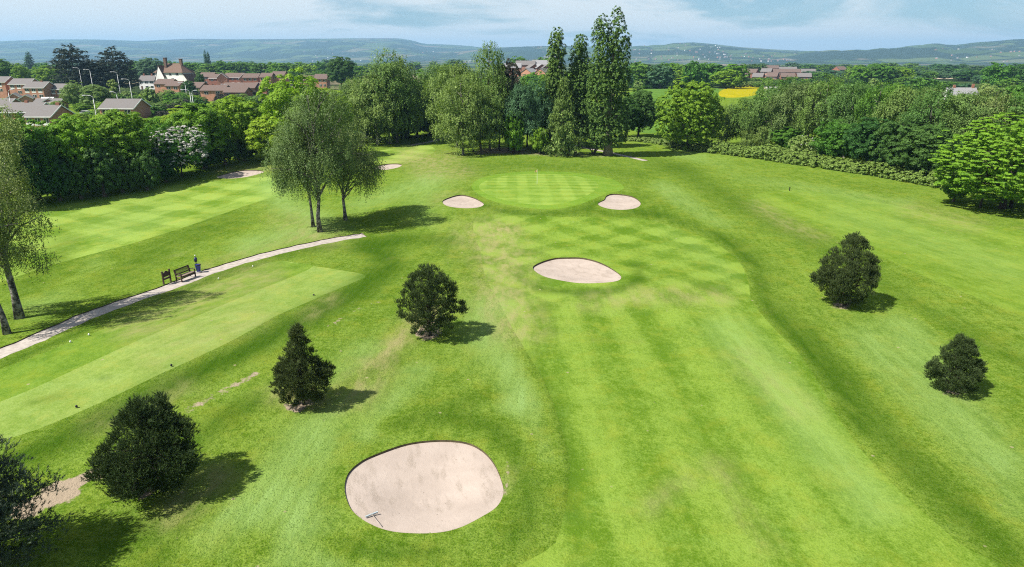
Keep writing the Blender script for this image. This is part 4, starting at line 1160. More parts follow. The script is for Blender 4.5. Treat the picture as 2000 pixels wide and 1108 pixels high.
def elder(u, vb, vt, wpx, label, seed):
    random.seed(seed); p = at(u, vb); h = vz(vt, p.y) - p.z; w = wpx * depth(p.y) / F
    L, P, lob = crown_broad(h, w, .2, 170, .42, 32, .13, k=9, ncore=500)
    Q, N = lobes_surface(lob, 46, .6); k = N[:, 2] > -.2; Q, N = Q[k], N[k]
    Bl = Leaves(); clumps(Bl, Q + N * .3, N, .17, 18, .09, .7, .35, .9)
    mb, tp = make_trunk(h * .6, .1)
    tree_from('elder_bush', L, mb, LM['olive'], M_bark, label, 'bush', None, p, 0, Bl)
elder(1572, 316, 266, 66, 'elder bush with creamy white flower heads behind the hedge', 74)

def hedge_row(pts, hgt, wid, label, leaf, seed, dens=1.0, name='hedge', ls=.12, cat='hedge'):
    """a bank of bramble or scrub along a line of ground pixels"""
    random.seed(seed); c = [at(u, v) for u, v in smooth_loop(pts, False, 6)]
    P, N = [], []
    mb = MB()
    for i in range(len(c) - 1):
        a, b = c[i], c[i + 1]; seg = (b - a).length; t = (b - a).normalized(); s = Vector((-t.y, t.x, 0))
        m = int(seg * 9 * dens) + 1
        for _ in range(m):
            f = random.random(); ang = random.uniform(.02, pi - .02)
            base = a.lerp(b, f); k = .72 + .42 * (sin((base.x + base.y) * .35) * sin(base.x * .23 + 1.3) + .5 * sin(base.y * 1.1 + base.x))
            k = max(.62, .35 + .65 * k) * random.uniform(.85, 1.1)
            q = base + s * cos(ang) * wid * .5 * random.uniform(.75, 1.1) + Vector((0, 0, sin(ang) ** .7 * hgt * k))
            P.append((q - c[0])); N.append((s * cos(ang) + Vector((0, 0, sin(ang)))))
        if i % 2 == 0:
            for _ in range(2):
                q = a - c[0] + s * random.uniform(-.3, .3) * wid; mb.tube([q + Vector((0, 0, -.1)), q + Vector((random.uniform(-.2, .2), random.uniform(-.2, .2), hgt * .55))], [.04, .015], 4, False)
    P = np.array(P); N = unit(np.array(N)); L = Leaves(); clumps(L, P, N, .34, 26, ls, .5, .75); 
    k = rng.choice(len(P), len(P) * 3); Q = P[k] * np.array([1, 1, 1]); Q[:, 2] -= rng.random(len(k)) * .8 * np.maximum(P[k][:, 2] - (P[:, 2].min()), .2)
    L.add(Q, rdir(len(Q)), .26, .8, rng.random(len(Q)))
    root = empty(name, c[0]); mb.build('stems', M_bark_dark, root)['kind'] = 'stuff'; link('foliage', L.mesh('foliage'), LM[leaf], root)
    return tag(root, label, cat)
hedge_row([(1395, 297), (1470, 306), (1560, 319), (1650, 332), (1740, 347), (1800, 357), (1855, 368)], 2.5, 4.2, 'long bramble hedge running along the eastern fairway', 'hedge', 81, 4.0)
hedge_row([(1215, 272), (1260, 276), (1300, 281), (1345, 289), (1390, 296)], 1.0, 5.0, 'low tangled scrub bank below the round maple', 'olive', 82, 2.6, 'scrub_bank', cat='scrub')

# ------------------------------------------------------------------ houses
M_brick = noise_mat('brick_red', (0.20, 0.085, 0.058), (0.30, 0.130, 0.088), 1.2, .9, 0, 5)
M_brick_o = noise_mat('brick_orange', (0.34, 0.165, 0.11), (0.46, 0.235, 0.16), 1.2, .9, 0, 5)
M_tile_grey = noise_mat('roof_tile_grey', (0.115, 0.105, 0.10), (0.175, 0.16, 0.155), 9.0, .85, .2, 5)
M_tile_brown = noise_mat('roof_tile_brown', (0.095, 0.066, 0.055), (0.15, 0.105, 0.088), 9.0, .85, .2, 5)
M_tile_rust = noise_mat('roof_tile_rust', (0.10, 0.062, 0.045), (0.165, 0.105, 0.075), 9.0, .85, .2, 5)
M_slate = noise_mat('roof_slate', (0.17, 0.165, 0.17), (0.26, 0.255, 0.26), 9.0, .8, .2, 5)
M_white = noise_mat('white_paint', (0.66, 0.65, 0.63), (0.80, 0.79, 0.77), .8, .7, 0, 4)
M_render = noise_mat('white_render', (0.70, 0.69, 0.66), (0.82, 0.81, 0.78), .6, .85, 0, 4)
M_glass = noise_mat('window_glass', (0.02, 0.024, 0.028), (0.05, 0.056, 0.062), .7, .12, 0, 2, .6)
M_door = noise_mat('door_brown', (0.10, 0.05, 0.03), (0.15, 0.075, 0.045), 2, .6)
M_galv = noise_mat('galvanised_steel', (0.30, 0.31, 0.32), (0.42, 0.43, 0.44), 3, .5, 0, 3, .4, .3)
M_tar = noise_mat('asphalt', (0.045, 0.045, 0.047), (0.07, 0.07, 0.072), 1, .9, 0, 5)

def window(root, x, y, z, w, h, side, frame=M_white, sill=True):
    """side: outward normal of the wall in the house's own axes ('-y', '+x')"""
    a = MB(); b = MB()
    if side == '-y': a.box((x, y - .04, z), (w, .08, h)); 
    else: a.box((x + .04, y, z), (.08, w, h))
    f = a.build('window', frame, root)
    n = 2 if w > 1.2 else 1
    for k in range(n):
        b = MB(); o = (k - (n - 1) / 2) * (w / n); pw = w / n - .14
        if side == '-y': b.box((x + o, y - .085, z), (pw, .03, h - .16))
        else: b.box((x + .085, y + o, z), (.03, pw, h - .16))
        b.build('pane', M_glass, f)
    return f
def house(label, u, v, y, gw, L, yaw=8, roof=M_tile_grey, wall=M_brick_o, pitch=27, fascia=M_white, chim=None, rows=(1, 2), group=None, name='house', ov=.35, nwin=3, gable_win=False, door=True, cat='house', panels=False):
    """ridge runs along the house's own x; (u, v) is where the ridge meets its right gable, y metres away"""
    zr = vz(v, y); x = colx(u, y, zr); zb = Hs(x, y)
    hr = max(3.2, zr - zb); he = hr - gw / 2 * tan(radians(pitch)); he = max(2.2, he)
    root = empty(name, (x, y, zb), radians(yaw - (9 if -5 < yaw < 12 else 0)))
    g = gw / 2
    w = MB()
    w.add([(0, -g, -.5), (0, g, -.5), (0, g, he), (0, 0, hr - .08), (0, -g, he), (-L, -g, -.5), (-L, g, -.5), (-L, g, he), (-L, 0, hr - .08), (-L, -g, he)],
          [(0, 1, 2, 3, 4), (9, 8, 7, 6, 5), (0, 4, 9, 5), (1, 6, 7, 2), (4, 3, 8, 9), (2, 7, 8, 3)])
    w.build('wall', wall, root)
    sl = (hr - he) / g; o = ov
    for s in (-1, 1):
        r = MB(); t = .14
        e = (s * (g + o), he - sl * o)
        r.add([(o, 0, hr), (o, e[0], e[1]), (-L - o, e[0], e[1]), (-L - o, 0, hr), (o, 0, hr + t), (o, e[0], e[1] + t), (-L - o, e[0], e[1] + t), (-L - o, 0, hr + t)],
              [(0, 1, 2, 3), (7, 6, 5, 4), (0, 4, 5, 1), (1, 5, 6, 2), (2, 6, 7, 3), (3, 7, 4, 0)])
        ro = r.build('roof', roof, root)
        if s == -1 and chim:
            for (cx, ch) in chim:
                MB().box((cx, 0.05, hr + ch / 2 - .3), (.9, .65, ch + .6)).build('chimney', M_brick, ro)
    b = MB()
    for s in (-1, 1):   # barge boards on the right gable
        b.add([(o + .03, 0, hr + .16), (o + .03, s * (g + o), he - sl * o + .16), (o + .03, s * (g + o), he - sl * o - .14), (o + .03, 0, hr - .14),
               (o + .08, 0, hr + .16), (o + .08, s * (g + o), he - sl * o + .16), (o + .08, s * (g + o), he - sl * o - .14), (o + .08, 0, hr - .14)],
              [(0, 1, 2, 3), (7, 6, 5, 4), (0, 4, 5, 1), (1, 5, 6, 2), (2, 6, 7, 3), (3, 7, 4, 0)])
    b.build('barge_board', fascia, root)
    MB().box((-L / 2, -(g + o) - .06, he - sl * o + .04), (L + 2 * o, .10, .2)).build('gutter_board', fascia, root)
    for k, r_ in enumerate(rows):
        zc = he - 1.0 - 2.6 * k
        if zc < 1.0: break
        for j in range(nwin):
            xx = -L * (j + .5) / nwin
            if panels and k == 0: MB().box((xx, -g - .02, zc - .95), (1.9, .06, .55)).build('panel', M_white, root)
            if door and k == 1 and j == nwin - 1:
                MB().box((xx, -g - .05, 1.0), (.95, .1, 2.0)).build('door', M_door, root)
            else: window(root, xx, -g, zc, min(1.8, L / nwin * .62), 1.25, '-y')
    if gable_win: window(root, 0, 0, he - .6, 1.1, 1.1, '+x')
    return tag(root, label, cat, group)

EG = 'semi-detached houses of the western estate'
house('grey-roofed brick house, highest at the far left of the estate', 20, 150, 345, 9, 16, 8, chim=None, group=EG, panels=True)
house('estate house with a stepped grey roof, left one of the joined pair', 66, 154, 342, 9, 9.5, 8, group=EG, panels=True, chim=None)
house('estate house with a dark blank gable, right one of the joined pair', 95, 160, 330, 9.5, 9, 8, group=EG, panels=True, chim=[(-3.2, .5)])
house('estate house with white window band, half hidden by the twin round trees', 141, 164, 335, 9, 8, 8, group=EG, panels=True)
house('estate house cut by the left edge in the lower row', 28, 193, 245, 9, 15, 8, group=EG, panels=True)
house('lower row estate house with a small dark chimney', 87, 201, 205, 9, 9.5, 8, group=EG, chim=[(-5.2, .6)], panels=True)
house('nearest estate house with a broad dark gable and chimney breast', 117, 206, 182, 9.4, 6.5, 8, group=EG, chim=[(-.5, .7)], panels=True)
house('lone grey-roofed house behind the boundary trees with a blank gable', 274, 194, 200, 8.6, 9.5, 6, group=EG)
def garage(label, u, v, y, gw, L, yaw, wall=M_brick_o):
    return house(label, u, v, y, gw, L, yaw, M_tile_grey, wall, 35, M_white, rows=(), group='garages and porches of the western estate', name='garage', cat='garage')
garage('low garage with a white-edged gable below the stepped roofs', 25, 183, 300, 4.6, 9, -62)
garage('low garage with a white-edged gable below the blank gable', 49, 186, 296, 4.6, 9, -62)
garage('low garage with white trim beside the conservatory', 93, 193, 268, 4.4, 9, -62)
garage('long low garage roof in front of the twin round trees', 122, 193, 270, 5.5, 9.5, 8, M_brick)
def conservatory(u, v, y):
    zr = vz(v, y); x = colx(u, y); zb = Hs(x, y); root = empty('conservatory', (x, y, zb), radians(8)); h = 3.2
    MB().box((0, 0, .5), (4.4, 3.6, 1.0)).build('wall', M_white, root)
    for i in range(5): MB().box((-2.1 + i * 1.05, -1.78, 1.7), (.10, .10, 1.5)).build('post', M_white, root)
    for i in range(4): MB().box((-1.57 + i * 1.05, -1.75, 1.7), (.9, .04, 1.4)).build('pane', M_glass, root)
    for s in (-1, 1):
        MB().add([(-2.3, s * 1.95, 2.4), (2.3, s * 1.95, 2.4), (2.3, 0, h), (-2.3, 0, h), (-2.3, s * 1.95, 2.5), (2.3, s * 1.95, 2.5), (2.3, 0, h + .1), (-2.3, 0, h + .1)], [(0, 1, 2, 3), (7, 6, 5, 4), (0, 4, 5, 1), (1, 5, 6, 2), (2, 6, 7, 3), (3, 7, 4, 0)]).build('roof', M_white, root)
    tag(root, 'white conservatory beside the blank brick gable', 'conservatory')
conservatory(97, 186, 285)

BG = 'brown-roofed brick houses of the northern estate'
house('brown-roofed orange brick house directly below the white house', 341, 155, 372, 9, 8.8, 4, M_tile_brown, M_brick_o, 26, M_tile_brown, group=BG, nwin=2)
house('lower brown-roofed house joined right of the one below the white house', 357, 159, 355, 9, 6.8, 4, M_tile_brown, M_brick_o, 24, M_tile_brown, group=BG, nwin=2)
house('brown-roofed house with a broad blank gable under the parked cars', 399, 161, 345, 10, 6.4, 4, M_tile_brown, M_brick_o, 24, M_tile_brown, group=BG, nwin=2)
house('brown-roofed house with a pale lamp post before its wall', 444, 167, 318, 9, 10.4, 6, M_tile_brown, M_brick_o, 24, M_tile_brown, group=BG, nwin=2, chim=None)
house('low brown roof in front of the long terrace, above the hedge tops', 484, 171, 300, 8, 8.8, 6, M_tile_brown, M_brick, 24, M_tile_brown, group=BG, nwin=2)
house('long brown-roofed terrace behind the hedge tops', 503, 162, 350, 9, 16.0, 6, M_tile_brown, M_brick, 26, M_tile_brown, group=BG)
house('brown-roofed house at the right end of the long terrace', 526, 161, 352, 9, 6.4, 6, M_tile_brown, M_brick, 26, M_tile_brown, group=BG)
house('taller brick house with orange front, left one below the lime maple', 533, 143, 420, 9, 6.4, 8, M_tile_brown, M_brick_o, 26, M_tile_brown, group=BG, nwin=2)
house('taller brick house with orange front, right one beside the lime maple', 558, 140, 425, 9, 7.2, 8, M_tile_brown, M_brick_o, 26, M_tile_brown, group=BG, nwin=2)
house('brown-roofed house left of the two taller orange fronts', 507, 144, 430, 9, 8.8, 10, M_tile_brown, M_brick, 26, M_tile_brown, group=BG)
house('long low dark roof with a white-edged gable at its left end', 477, 143, 470, 10, 12.0, 4, M_tile_brown, M_brick, 28, M_white, group=BG)
house('dark roofed house behind the parked cars', 452, 145, 480, 10, 13.6, 4, M_tile_brown, M_brick, 28, M_white, group=BG)
house('gable-fronted orange house with white edges behind the cars', 432, 143, 455, 6, 8.0, -75, M_tile_brown, M_brick_o, 42, M_white, group=BG, rows=())
house('gable-fronted house with white edges at the end of the long low roof', 476, 144, 452, 6, 8.0, -75, M_tile_brown, M_brick_o, 42, M_white, group=BG, rows=())
house('grey-roofed house beside the round trimmed tree', 420, 142, 500, 10, 9.6, 4, M_tile_brown, M_brick, 28, M_tile_brown, group=BG)
house('house roof showing between the lime maple and the dark tree', 640, 145, 430, 9, 7.2, 10, M_tile_brown, M_brick_o, 30, M_tile_brown, group=BG)
house('small roof glimpsed left of the far birches', 612, 148, 450, 9, 7.2, 10, M_tile_brown, M_brick, 30, M_tile_brown, group=BG)
house('pale rendered house left of the white house', 306, 148, 440, 8, 9.6, 5, M_tile_grey, M_render, 35, M_tile_grey, group=BG, chim=[(-3, 1.2), (-8, 1.2)])

def white_house():
    y = 405.0; u0, zr = 346, vz(124, 405.0); x = colx(u0, y); zb = Hs(x, y); root = empty('white_house', (x, y, zb), radians(-14))
    hr = zr - zb; he = hr * .70
    MB().box((0, 0, he / 2 - .3), (18, 9.5, he + .6)).build('wall', M_render, root)
    r = MB(); a, b = 9.6, 5.4
    r.add([(-a, -b, he - .3), (a, -b, he - .3), (a, b, he - .3), (-a, b, he - .3), (-4.2, 0, hr), (4.6, 0, hr)], [(0, 1, 5, 4), (2, 3, 4, 5), (3, 0, 4), (1, 2, 5), (3, 2, 1, 0)])
    roof = r.build('roof', M_tile_rust, root)
    # catslide wing: white wall under a roof that sweeps almost to the ground
    MB().add([(9.02, -4.7, -.5), (15.2, -4.7, -.5), (15.2, -4.7, .6), (9.02, -4.7, he - .3), (9.02, 4.6, -.5), (15.2, 4.6, -.5), (15.2, 4.6, .6), (9.02, 4.6, he - .3)], [(0, 1, 2, 3), (7, 6, 5, 4), (0, 3, 7, 4), (1, 5, 6, 2), (3, 2, 6, 7), (0, 4, 5, 1)]).build('wing_wall', M_render, root)
    MB().add([(8.6, -5.2, he), (15.9, -5.2, .3), (15.9, 5.2, .3), (8.6, 5.2, he), (8.6, -5.2, he + .25), (15.9, -5.2, .55), (15.9, 5.2, .55), (8.6, 5.2, he + .25)], [(0, 1, 2, 3), (7, 6, 5, 4), (0, 4, 5, 1), (1, 5, 6, 2), (2, 6, 7, 3), (3, 7, 4, 0)]).build('wing_roof', M_tile_rust, root)
    for (cx, cy_, w, h0) in ((-3.1, -2.2, 1.5, 3.0), (-5.0, .4, 1.3, 2.6), (5.0, .3, 1.5, 2.3)):
        c = MB().box((cx, cy_, hr - 2.2 + h0 * .35), (w, 1.2, h0 + 5.0)).build('chimney', M_tile_rust, root)
        MB().box((cx, cy_, hr - 2.2 + h0 * .35 + (h0 + 5) / 2 + .1), (w + .3, 1.5, .25)).build('cap', M_tile_rust, c)
    # steep white gable on the left front
    g = MB(); gx = -4.8
    g.add([(gx - 3.6, -6.2, -.5), (gx + 2.6, -6.2, -.5), (gx + 2.6, -6.2, he * .75), (gx - .2, -6.2, hr - 1.4), (gx - 3.6, -6.2, he * .45), (gx - 3.6, -1, -.5), (gx + 2.6, -1, -.5), (gx + 2.6, -1, he * .75), (gx - .2, -1, hr - 1.4), (gx - 3.6, -1, he * .45)],
          [(4, 3, 2, 1, 0), (5, 6, 7, 8, 9), (0, 5, 9, 4), (1, 2, 7, 6), (0, 1, 6, 5)])
    g.build('gable', M_render, root)
    for (p0, p1) in (((gx + 2.9, he * .75 - .3), (gx - .2, hr - 1.25)), ((gx - 4.2, he * .45 - .4), (gx - .2, hr - 1.25))):
        MB().add([(p0[0], -6.35, p0[1]), (p1[0], -6.35, p1[1]), (p1[0], 0, p1[1]), (p0[0], 0, p0[1]), (p0[0], -6.35, p0[1] + .2), (p1[0], -6.35, p1[1] + .2), (p1[0], 0, p1[1] + .2), (p0[0], 0, p0[1] + .2)], [(0, 1, 2, 3), (7, 6, 5, 4), (0, 4, 5, 1), (1, 5, 6, 2), (2, 6, 7, 3), (3, 7, 4, 0)]).build('gable_roof', M_tile_rust, root)
    window(root, gx - .3, -6.2, he * .62, 1.2, 1.3, '-y'); window(root, 1.0, -4.75, he - 1.2, 1.5, 1.2, '-y'); window(root, 5.4, -4.75, he - 1.1, 1.8, 1.3, '-y'); window(root, 2.2, -4.75, he - 3.8, 1.5, 1.3, '-y'); window(root, gx - .3, -6.2, he * .25, 1.6, 1.3, '-y')
    tag(root, 'large white house with steep brown roof and tall chimneys', 'house')
white_house()

CG = 'roofs of the estate beyond the copse'
for i, (u, v, y, gw, L, yaw, wall, lab) in enumerate([
    (1018, 124, 520, 9, 12, 5, M_brick_o, 'leftmost terraced house of those behind the copse'),
    (1045, 119, 540, 9, 14, 5, M_brick_o, 'highest long-roofed terrace behind the copse'),
    (1072, 118, 542, 9, 12, 5, M_brick_o, 'terrace end beside the slim left poplar'),
    (1044, 126, 500, 7, 8, -70, M_brick, 'gabled brick house front in the row behind the copse, left'),
    (1058, 126, 498, 7, 8, -70, M_brick, 'gabled brick house front in the row behind the copse, middle'),
    (1070, 126, 496, 7, 8, -70, M_brick, 'gabled brick house front in the row behind the copse, right'),
    (1040, 134, 440, 8, 8, 60, M_brick_o, 'low red brick house with white edges above the copse, left'),
    (1068, 134, 440, 8, 9, 60, M_brick_o, 'low red brick house with white edges above the copse, right'),
    (1092, 130, 500, 9, 10, 5, M_brick, 'house half hidden between the slim poplars')]):
    house(lab, u, v, y, gw, L, yaw, M_tile_grey if i % 2 else M_slate, wall, 32, M_white if i > 5 else M_tile_grey, group=CG, nwin=2)
DG = 'dark-roofed houses of the eastern estate'
dl = [(1440, 126, 900, 12, 19.8, -25, M_brick_o, 'orange gabled house at the left end of the eastern estate'), (1482, 127, 930, 12, 22.4, -8, M_brick, 'dark-roofed house second in the far row of the eastern estate'), (1520, 128, 940, 12, 22.4, -5, M_brick, 'dark long roof in the middle of the far row of the eastern estate'), (1556, 131, 930, 12, 21.1, -14, M_brick, 'dark roof at the right of the far row of the eastern estate'),
      (1452, 136, 700, 11, 13.2, -35, M_brick, 'slanted dark roof low at the left of the eastern estate'), (1480, 135, 690, 11, 13.2, -35, M_brick, 'second slanted dark roof low in the eastern estate'), (1508, 134, 680, 10, 9.2, -30, M_brick_o, 'dark roofed house with a bright orange end wall, eastern estate'), (1534, 135, 690, 10, 11.2, -14, M_brick_o, 'dark roofed house right of the bright orange end wall'), (1562, 135, 700, 10, 13.2, -14, M_brick, 'dark terrace roof with pale windows, eastern estate'), (1592, 135, 720, 10, 13.2, -14, M_brick, 'rightmost dark terrace roof of the eastern estate'), (1648, 130, 760, 11, 9.9, 20, M_brick_o, 'separate red house right of the eastern estate'),
      (1462, 144, 590, 10, 8.6, -35, M_brick, 'lowest front roof at the left of the eastern estate'), (1492, 143, 580, 10, 7.9, -30, M_brick_o, 'front house of the eastern estate with orange end wall, left'), (1520, 142, 575, 10, 7.9, -30, M_brick_o, 'front house of the eastern estate with orange end wall, right'), (1552, 143, 590, 10, 10.6, -14, M_brick, 'front terrace of the eastern estate with pale windows'), (1584, 143, 600, 10, 10.6, -14, M_brick, 'rightmost front terrace of the eastern estate')]
for i, (u, v, y, gw, L, yaw, wall, lab) in enumerate(dl):
    house(lab, u, v, y, gw, L, yaw, M_tile_brown if i % 3 else M_tile_grey, wall if i in (0, 6, 12) else M_brick, 30, M_tile_brown, group=DG, nwin=3)
def white_shed(u, v, y, lab):
    x = colx(u, y); z = Hs(x, y); root = empty('shed', (x, y, z), .1)
    MB().box((0, 0, 1.1), (6, 3, 2.2)).build('wall', M_white, root); MB().box((0, 0, 2.3), (6.6, 3.6, .22)).build('roof', M_white, root)
    MB().box((-1, -1.52, 1.0), (1.6, .06, 1.8)).build('door', M_galv, root); tag(root, lab, 'shed')
white_shed(1480, 146, 500, 'small white flat-roofed shed before the eastern estate'); white_shed(1506, 163, 330, 'pale shed roof among the scrub right of the yellow field')
def cottage():
    y = 300.0; v = 172; zr = vz(v, y); x = colx(1905, y, zr)
    house('grey slate cottage with two red chimneys beyond the belt', 1905, v, y, 8, 11, 0, M_slate, M_render, 38, M_slate, chim=[(-1.0, 1.6), (-8.2, 1.2)], name='cottage', cat='cottage', nwin=2)
cottage()

# distant houses across the valley
hm = {}
def tiny_house():
    root = empty('hillside_house', (0, 0, 0)); w = MB()
    w.add([(-6, -4, -4), (6, -4, -4), (6, 4, -4), (-6, 4, -4), (-6, -4, 5.5), (6, -4, 5.5), (6, 4, 5.5), (-6, 4, 5.5), (-6, 0, 8.5), (6, 0, 8.5)], [(0, 1, 5, 4), (1, 2, 6, 9, 5), (2, 3, 7, 6), (3, 0, 4, 8, 7)])
    w.build('wall', M_render, root)
    r = MB(); r.add([(-6.4, -4.6, 5.2), (6.4, -4.6, 5.2), (6.4, 0, 8.8), (-6.4, 0, 8.8), (6.4, 4.6, 5.2), (-6.4, 4.6, 5.2)], [(0, 1, 2, 3), (3, 2, 4, 5)]); r.build('roof', M_tile_brown, root)
    return root

# ------------------------------------------------------------------ far hills
def hill_material(name='hill_country', k=1.0):
    m, n, l, out = new_mat(name)
    g = n.new('ShaderNodeNewGeometry'); pos = g.outputs['Position']
    sp_ = n.new('ShaderNodeSeparateXYZ'); l.new(pos, sp_.inputs[0])
    v = n.new('ShaderNodeTexVoronoi'); v.inputs['Scale'].default_value = .0032; v.inputs['Randomness'].default_value = .85; l.new(pos, v.inputs['Vector'])
    wn_ = n.new('ShaderNodeTexNoise'); wn_.inputs['Scale'].default_value = .0016; wn_.inputs['Detail'].default_value = 6; l.new(pos, wn_.inputs['Vector'])
    cs_ = n.new('ShaderNodeSeparateColor'); l.new(v.outputs['Color'], cs_.inputs[0])
    r = n.new('ShaderNodeValToRGB'); e = r.color_ramp.elements
    e[0].position = 0; e[0].color = (0.039, 0.065, 0.018, 1); e[1].position = 1; e[1].color = (0.110, 0.110, 0.054, 1)
    for p_, c_ in ((.35, (0.066, 0.100, 0.027, 1)), (.7, (0.085, 0.113, 0.036, 1)), (.9, (0.149, 0.122, 0.084, 1))):
        q = e.new(p_); q.color = c_
    l.new(cs_.outputs[0], r.inputs[0])
    ve = n.new('ShaderNodeTexVoronoi'); ve.feature = 'DISTANCE_TO_EDGE'; ve.inputs['Scale'].default_value = .0032; ve.inputs['Randomness'].default_value = .85; l.new(pos, ve.inputs['Vector'])
    c = mixc(n, l, rng_(n, l, ve.outputs['Distance'], .03, .09, .9, 0), r.outputs[0], (0.017, 0.028, 0.011))
    wood = rng_(n, l, wn_.outputs['Fac'], .47, .53, 0, 1, True)
    lump = nz(n, l, pos, .018, 4, .7)
    c = mixc(n, l, wood, c, mixc(n, l, lump, (0.011, 0.022, 0.008), (0.033, 0.050, 0.018)))
    moor = rng_(n, l, mth(n, l, 'MULTIPLY_ADD', mth(n, l, 'SUBTRACT', wn_.outputs['Fac'], .5), 260.0, sp_.outputs['Z']), 240, 300, 0, 1, True)
    moor = mth(n, l, 'MULTIPLY', moor, rng_(n, l, sp_.outputs['X'], -900, -1700, 0, 1, True))
    mc = mixc(n, l, rng_(n, l, nz(n, l, pos, .004, 5, .6, (.4, 1, 1)), .35, .65), (0.047, 0.030, 0.031), (0.088, 0.070, 0.051))
    c = mixc(n, l, moor, c, mc)
    c = mixc(n, l, 1.0, c, (k, k, k), 'MULTIPLY')
    p = n.new('ShaderNodeBsdfPrincipled'); l.new(c, p.inputs['Base Color']); p.inputs['Roughness'].default_value = 1; p.inputs['Specular IOR Level'].default_value = 0
    b = n.new('ShaderNodeBump'); b.inputs['Strength'].default_value = 1; b.inputs['Distance'].default_value = 14
    l.new(mth(n, l, 'MULTIPLY', lump, wood), b.inputs['Height']); l.new(b.outputs[0], p.inputs['Normal'])
    l.new(p.outputs[0], out.inputs[0])
    return m
M_hill = hill_material()
sheet('farmland', T[FAR], hill_material('farm_country', 1.15))
HILLS = []
def hill(sky_px, D, near, seed, rough=1.0, foot=-14, nseg=170):
    """a ridge D metres off whose skyline follows the given pixels; its flank runs down towards us over `near` metres"""
    r = np.random.default_rng(seed); us = np.array([p[0] for p in sky_px], float); vs = np.array([p[1] for p in sky_px], float)
    U = np.linspace(us[0], us[-1], nseg); Vv = np.interp(U, us, vs)
    rows = 26; T_ = np.linspace(0, 1, rows)
    az = np.arctan((U - 1000) / (F / CT)); ph = r.uniform(0, 6.28, 24)
    verts = []
    for j, t in enumerate(T_):
        y = D - near * (1 - t) if t <= .84 else D
    grid_ = np.zeros((rows, nseg, 3))
    ridge_z = np.array([vz(v, D) for v in Vv])
    prof = np.concatenate([np.linspace(0, 1, rows - 5), [.86, .6, .3, 0, -.05]]) 
    for j in range(rows):
        if j < rows - 5: y = D - near * (1 - prof[j]); s = prof[j]; sh = s * s * (3 - 2 * s) * .55 + s * .45
        else: k = j - (rows - 6); y = D + k * 320.0; sh = prof[j]
        x = (U - 1000) / F * (y * CT + CZ * ST)
        nzv = sum(np.sin(x * f + ph[i] + y * f * .7) * a for i, (f, a) in enumerate([(.0011, 1), (.0023, .6), (.0047, .35), (.009, .22), (.017, .14), (.031, .09)]))
        amp = 46 * rough * (sh * (1 - sh) * 4 if j < rows - 5 else 0) + 2.5 * rough * sh
        z = foot + (ridge_z - foot) * sh + nzv * amp * .5
        grid_[j, :, 0] = x; grid_[j, :, 1] = y; grid_[j, :, 2] = z
    V = grid_.reshape(-1, 3)
    Fc = [(j * nseg + i, j * nseg + i + 1, (j + 1) * nseg + i + 1, (j + 1) * nseg + i) for j in range(rows - 1) for i in range(nseg - 1)]
    me = bpy.data.meshes.new('hills'); me.from_pydata(V.tolist(), [], Fc); me.shade_smooth()
    o = link('hills', me, M_hill); o['kind'] = 'structure'; HILLS.append(grid_)
    return grid_
h1 = hill([(-500, 92), (-200, 84), (0, 81), (110, 77), (190, 77), (280, 80), (370, 76), (460, 77), (560, 77), (680, 75), (780, 75), (805, 79), (830, 86), (870, 87), (920, 90), (960, 96), (1100, 104), (1250, 112)], 10500, 4600, 1)
h2 = hill([(760, 112), (900, 101), (980, 94), (1040, 92), (1090, 90), (1160, 94), (1230, 94), (1285, 90), (1320, 84), (1350, 83), (1390, 86), (1440, 92), (1500, 96), (1560, 99), (1640, 104), (1720, 108), (1800, 112)], 7600, 3300, 2)
h3 = hill([(1500, 113), (1600, 106), (1670, 104), (1720, 98), (1760, 93), (1800, 88), (1830, 86), (1860, 90), (1890, 84), (1930, 81), (1970, 77), (2010, 75), (2100, 72), (2300, 76), (2500, 90)], 6400, 2800, 3, 1.2)
h4 = hill([(1300, 108), (1480, 101), (1600, 101), (1700, 104), (1900, 100)], 12800, 2400, 4, .6)

M_oldw = noise_mat('weathered_render', (0.30, 0.27, 0.24), (0.42, 0.39, 0.35), .3, .9)
HS = 'pale houses scattered on the far hillside'
base_h = tiny_house(); random.seed(91); first = True
for (g_, u0, u1, t0, t1, n, where_) in [(h2, 1230, 1420, .15, .55, 60, 'in the town below the central hill'), (h2, 1400, 1560, .10, .35, 36, 'in the town right of the central hill'), (h2, 1030, 1200, .3, .8, 40, 'on the ridge behind the poplars'), (h1, 600, 900, .05, .40, 46, 'at the foot of the long western moor'), (h3, 1820, 1990, .1, .5, 22, 'on the right hand wooded hill'), (h2, 880, 1010, .1, .4, 26, 'in the gap left of the poplars'), (h2, 1260, 1400, .6, .85, 16, 'high on the central hill')]:
    for _ in range(n):
        u = random.uniform(u0, u1); j = random.uniform(t0, t1) * 20; jj = int(j)
        y = g_[jj, 0, 1]; row = g_[jj]; x = (u - 1000) / F * (y * CT + CZ * ST); i = int(np.argmin(np.abs(row[:, 0] - x)))
        o = base_h if first else copy_tree(base_h); first = False
        s = random.uniform(.5, .95); o.location = (float(row[i, 0]) + random.uniform(-15, 15), y, float(row[i, 2]) + 1.5); o.scale = (s, s, s * .9); o.rotation_euler = (0, 0, random.uniform(-.7, .7))
        for c in o.children:
            c.material_slots[0].link = 'OBJECT'
            if c.name.startswith('wall'): c.material_slots[0].material = random.choice([M_render, M_brick_o, M_brick_o, M_oldw])
            else: c.material_slots[0].material = random.choice([M_tile_brown, M_slate, M_tile_rust])
        tag(o, 'tiny distant house ' + where_, 'house', 'distant houses ' + where_)

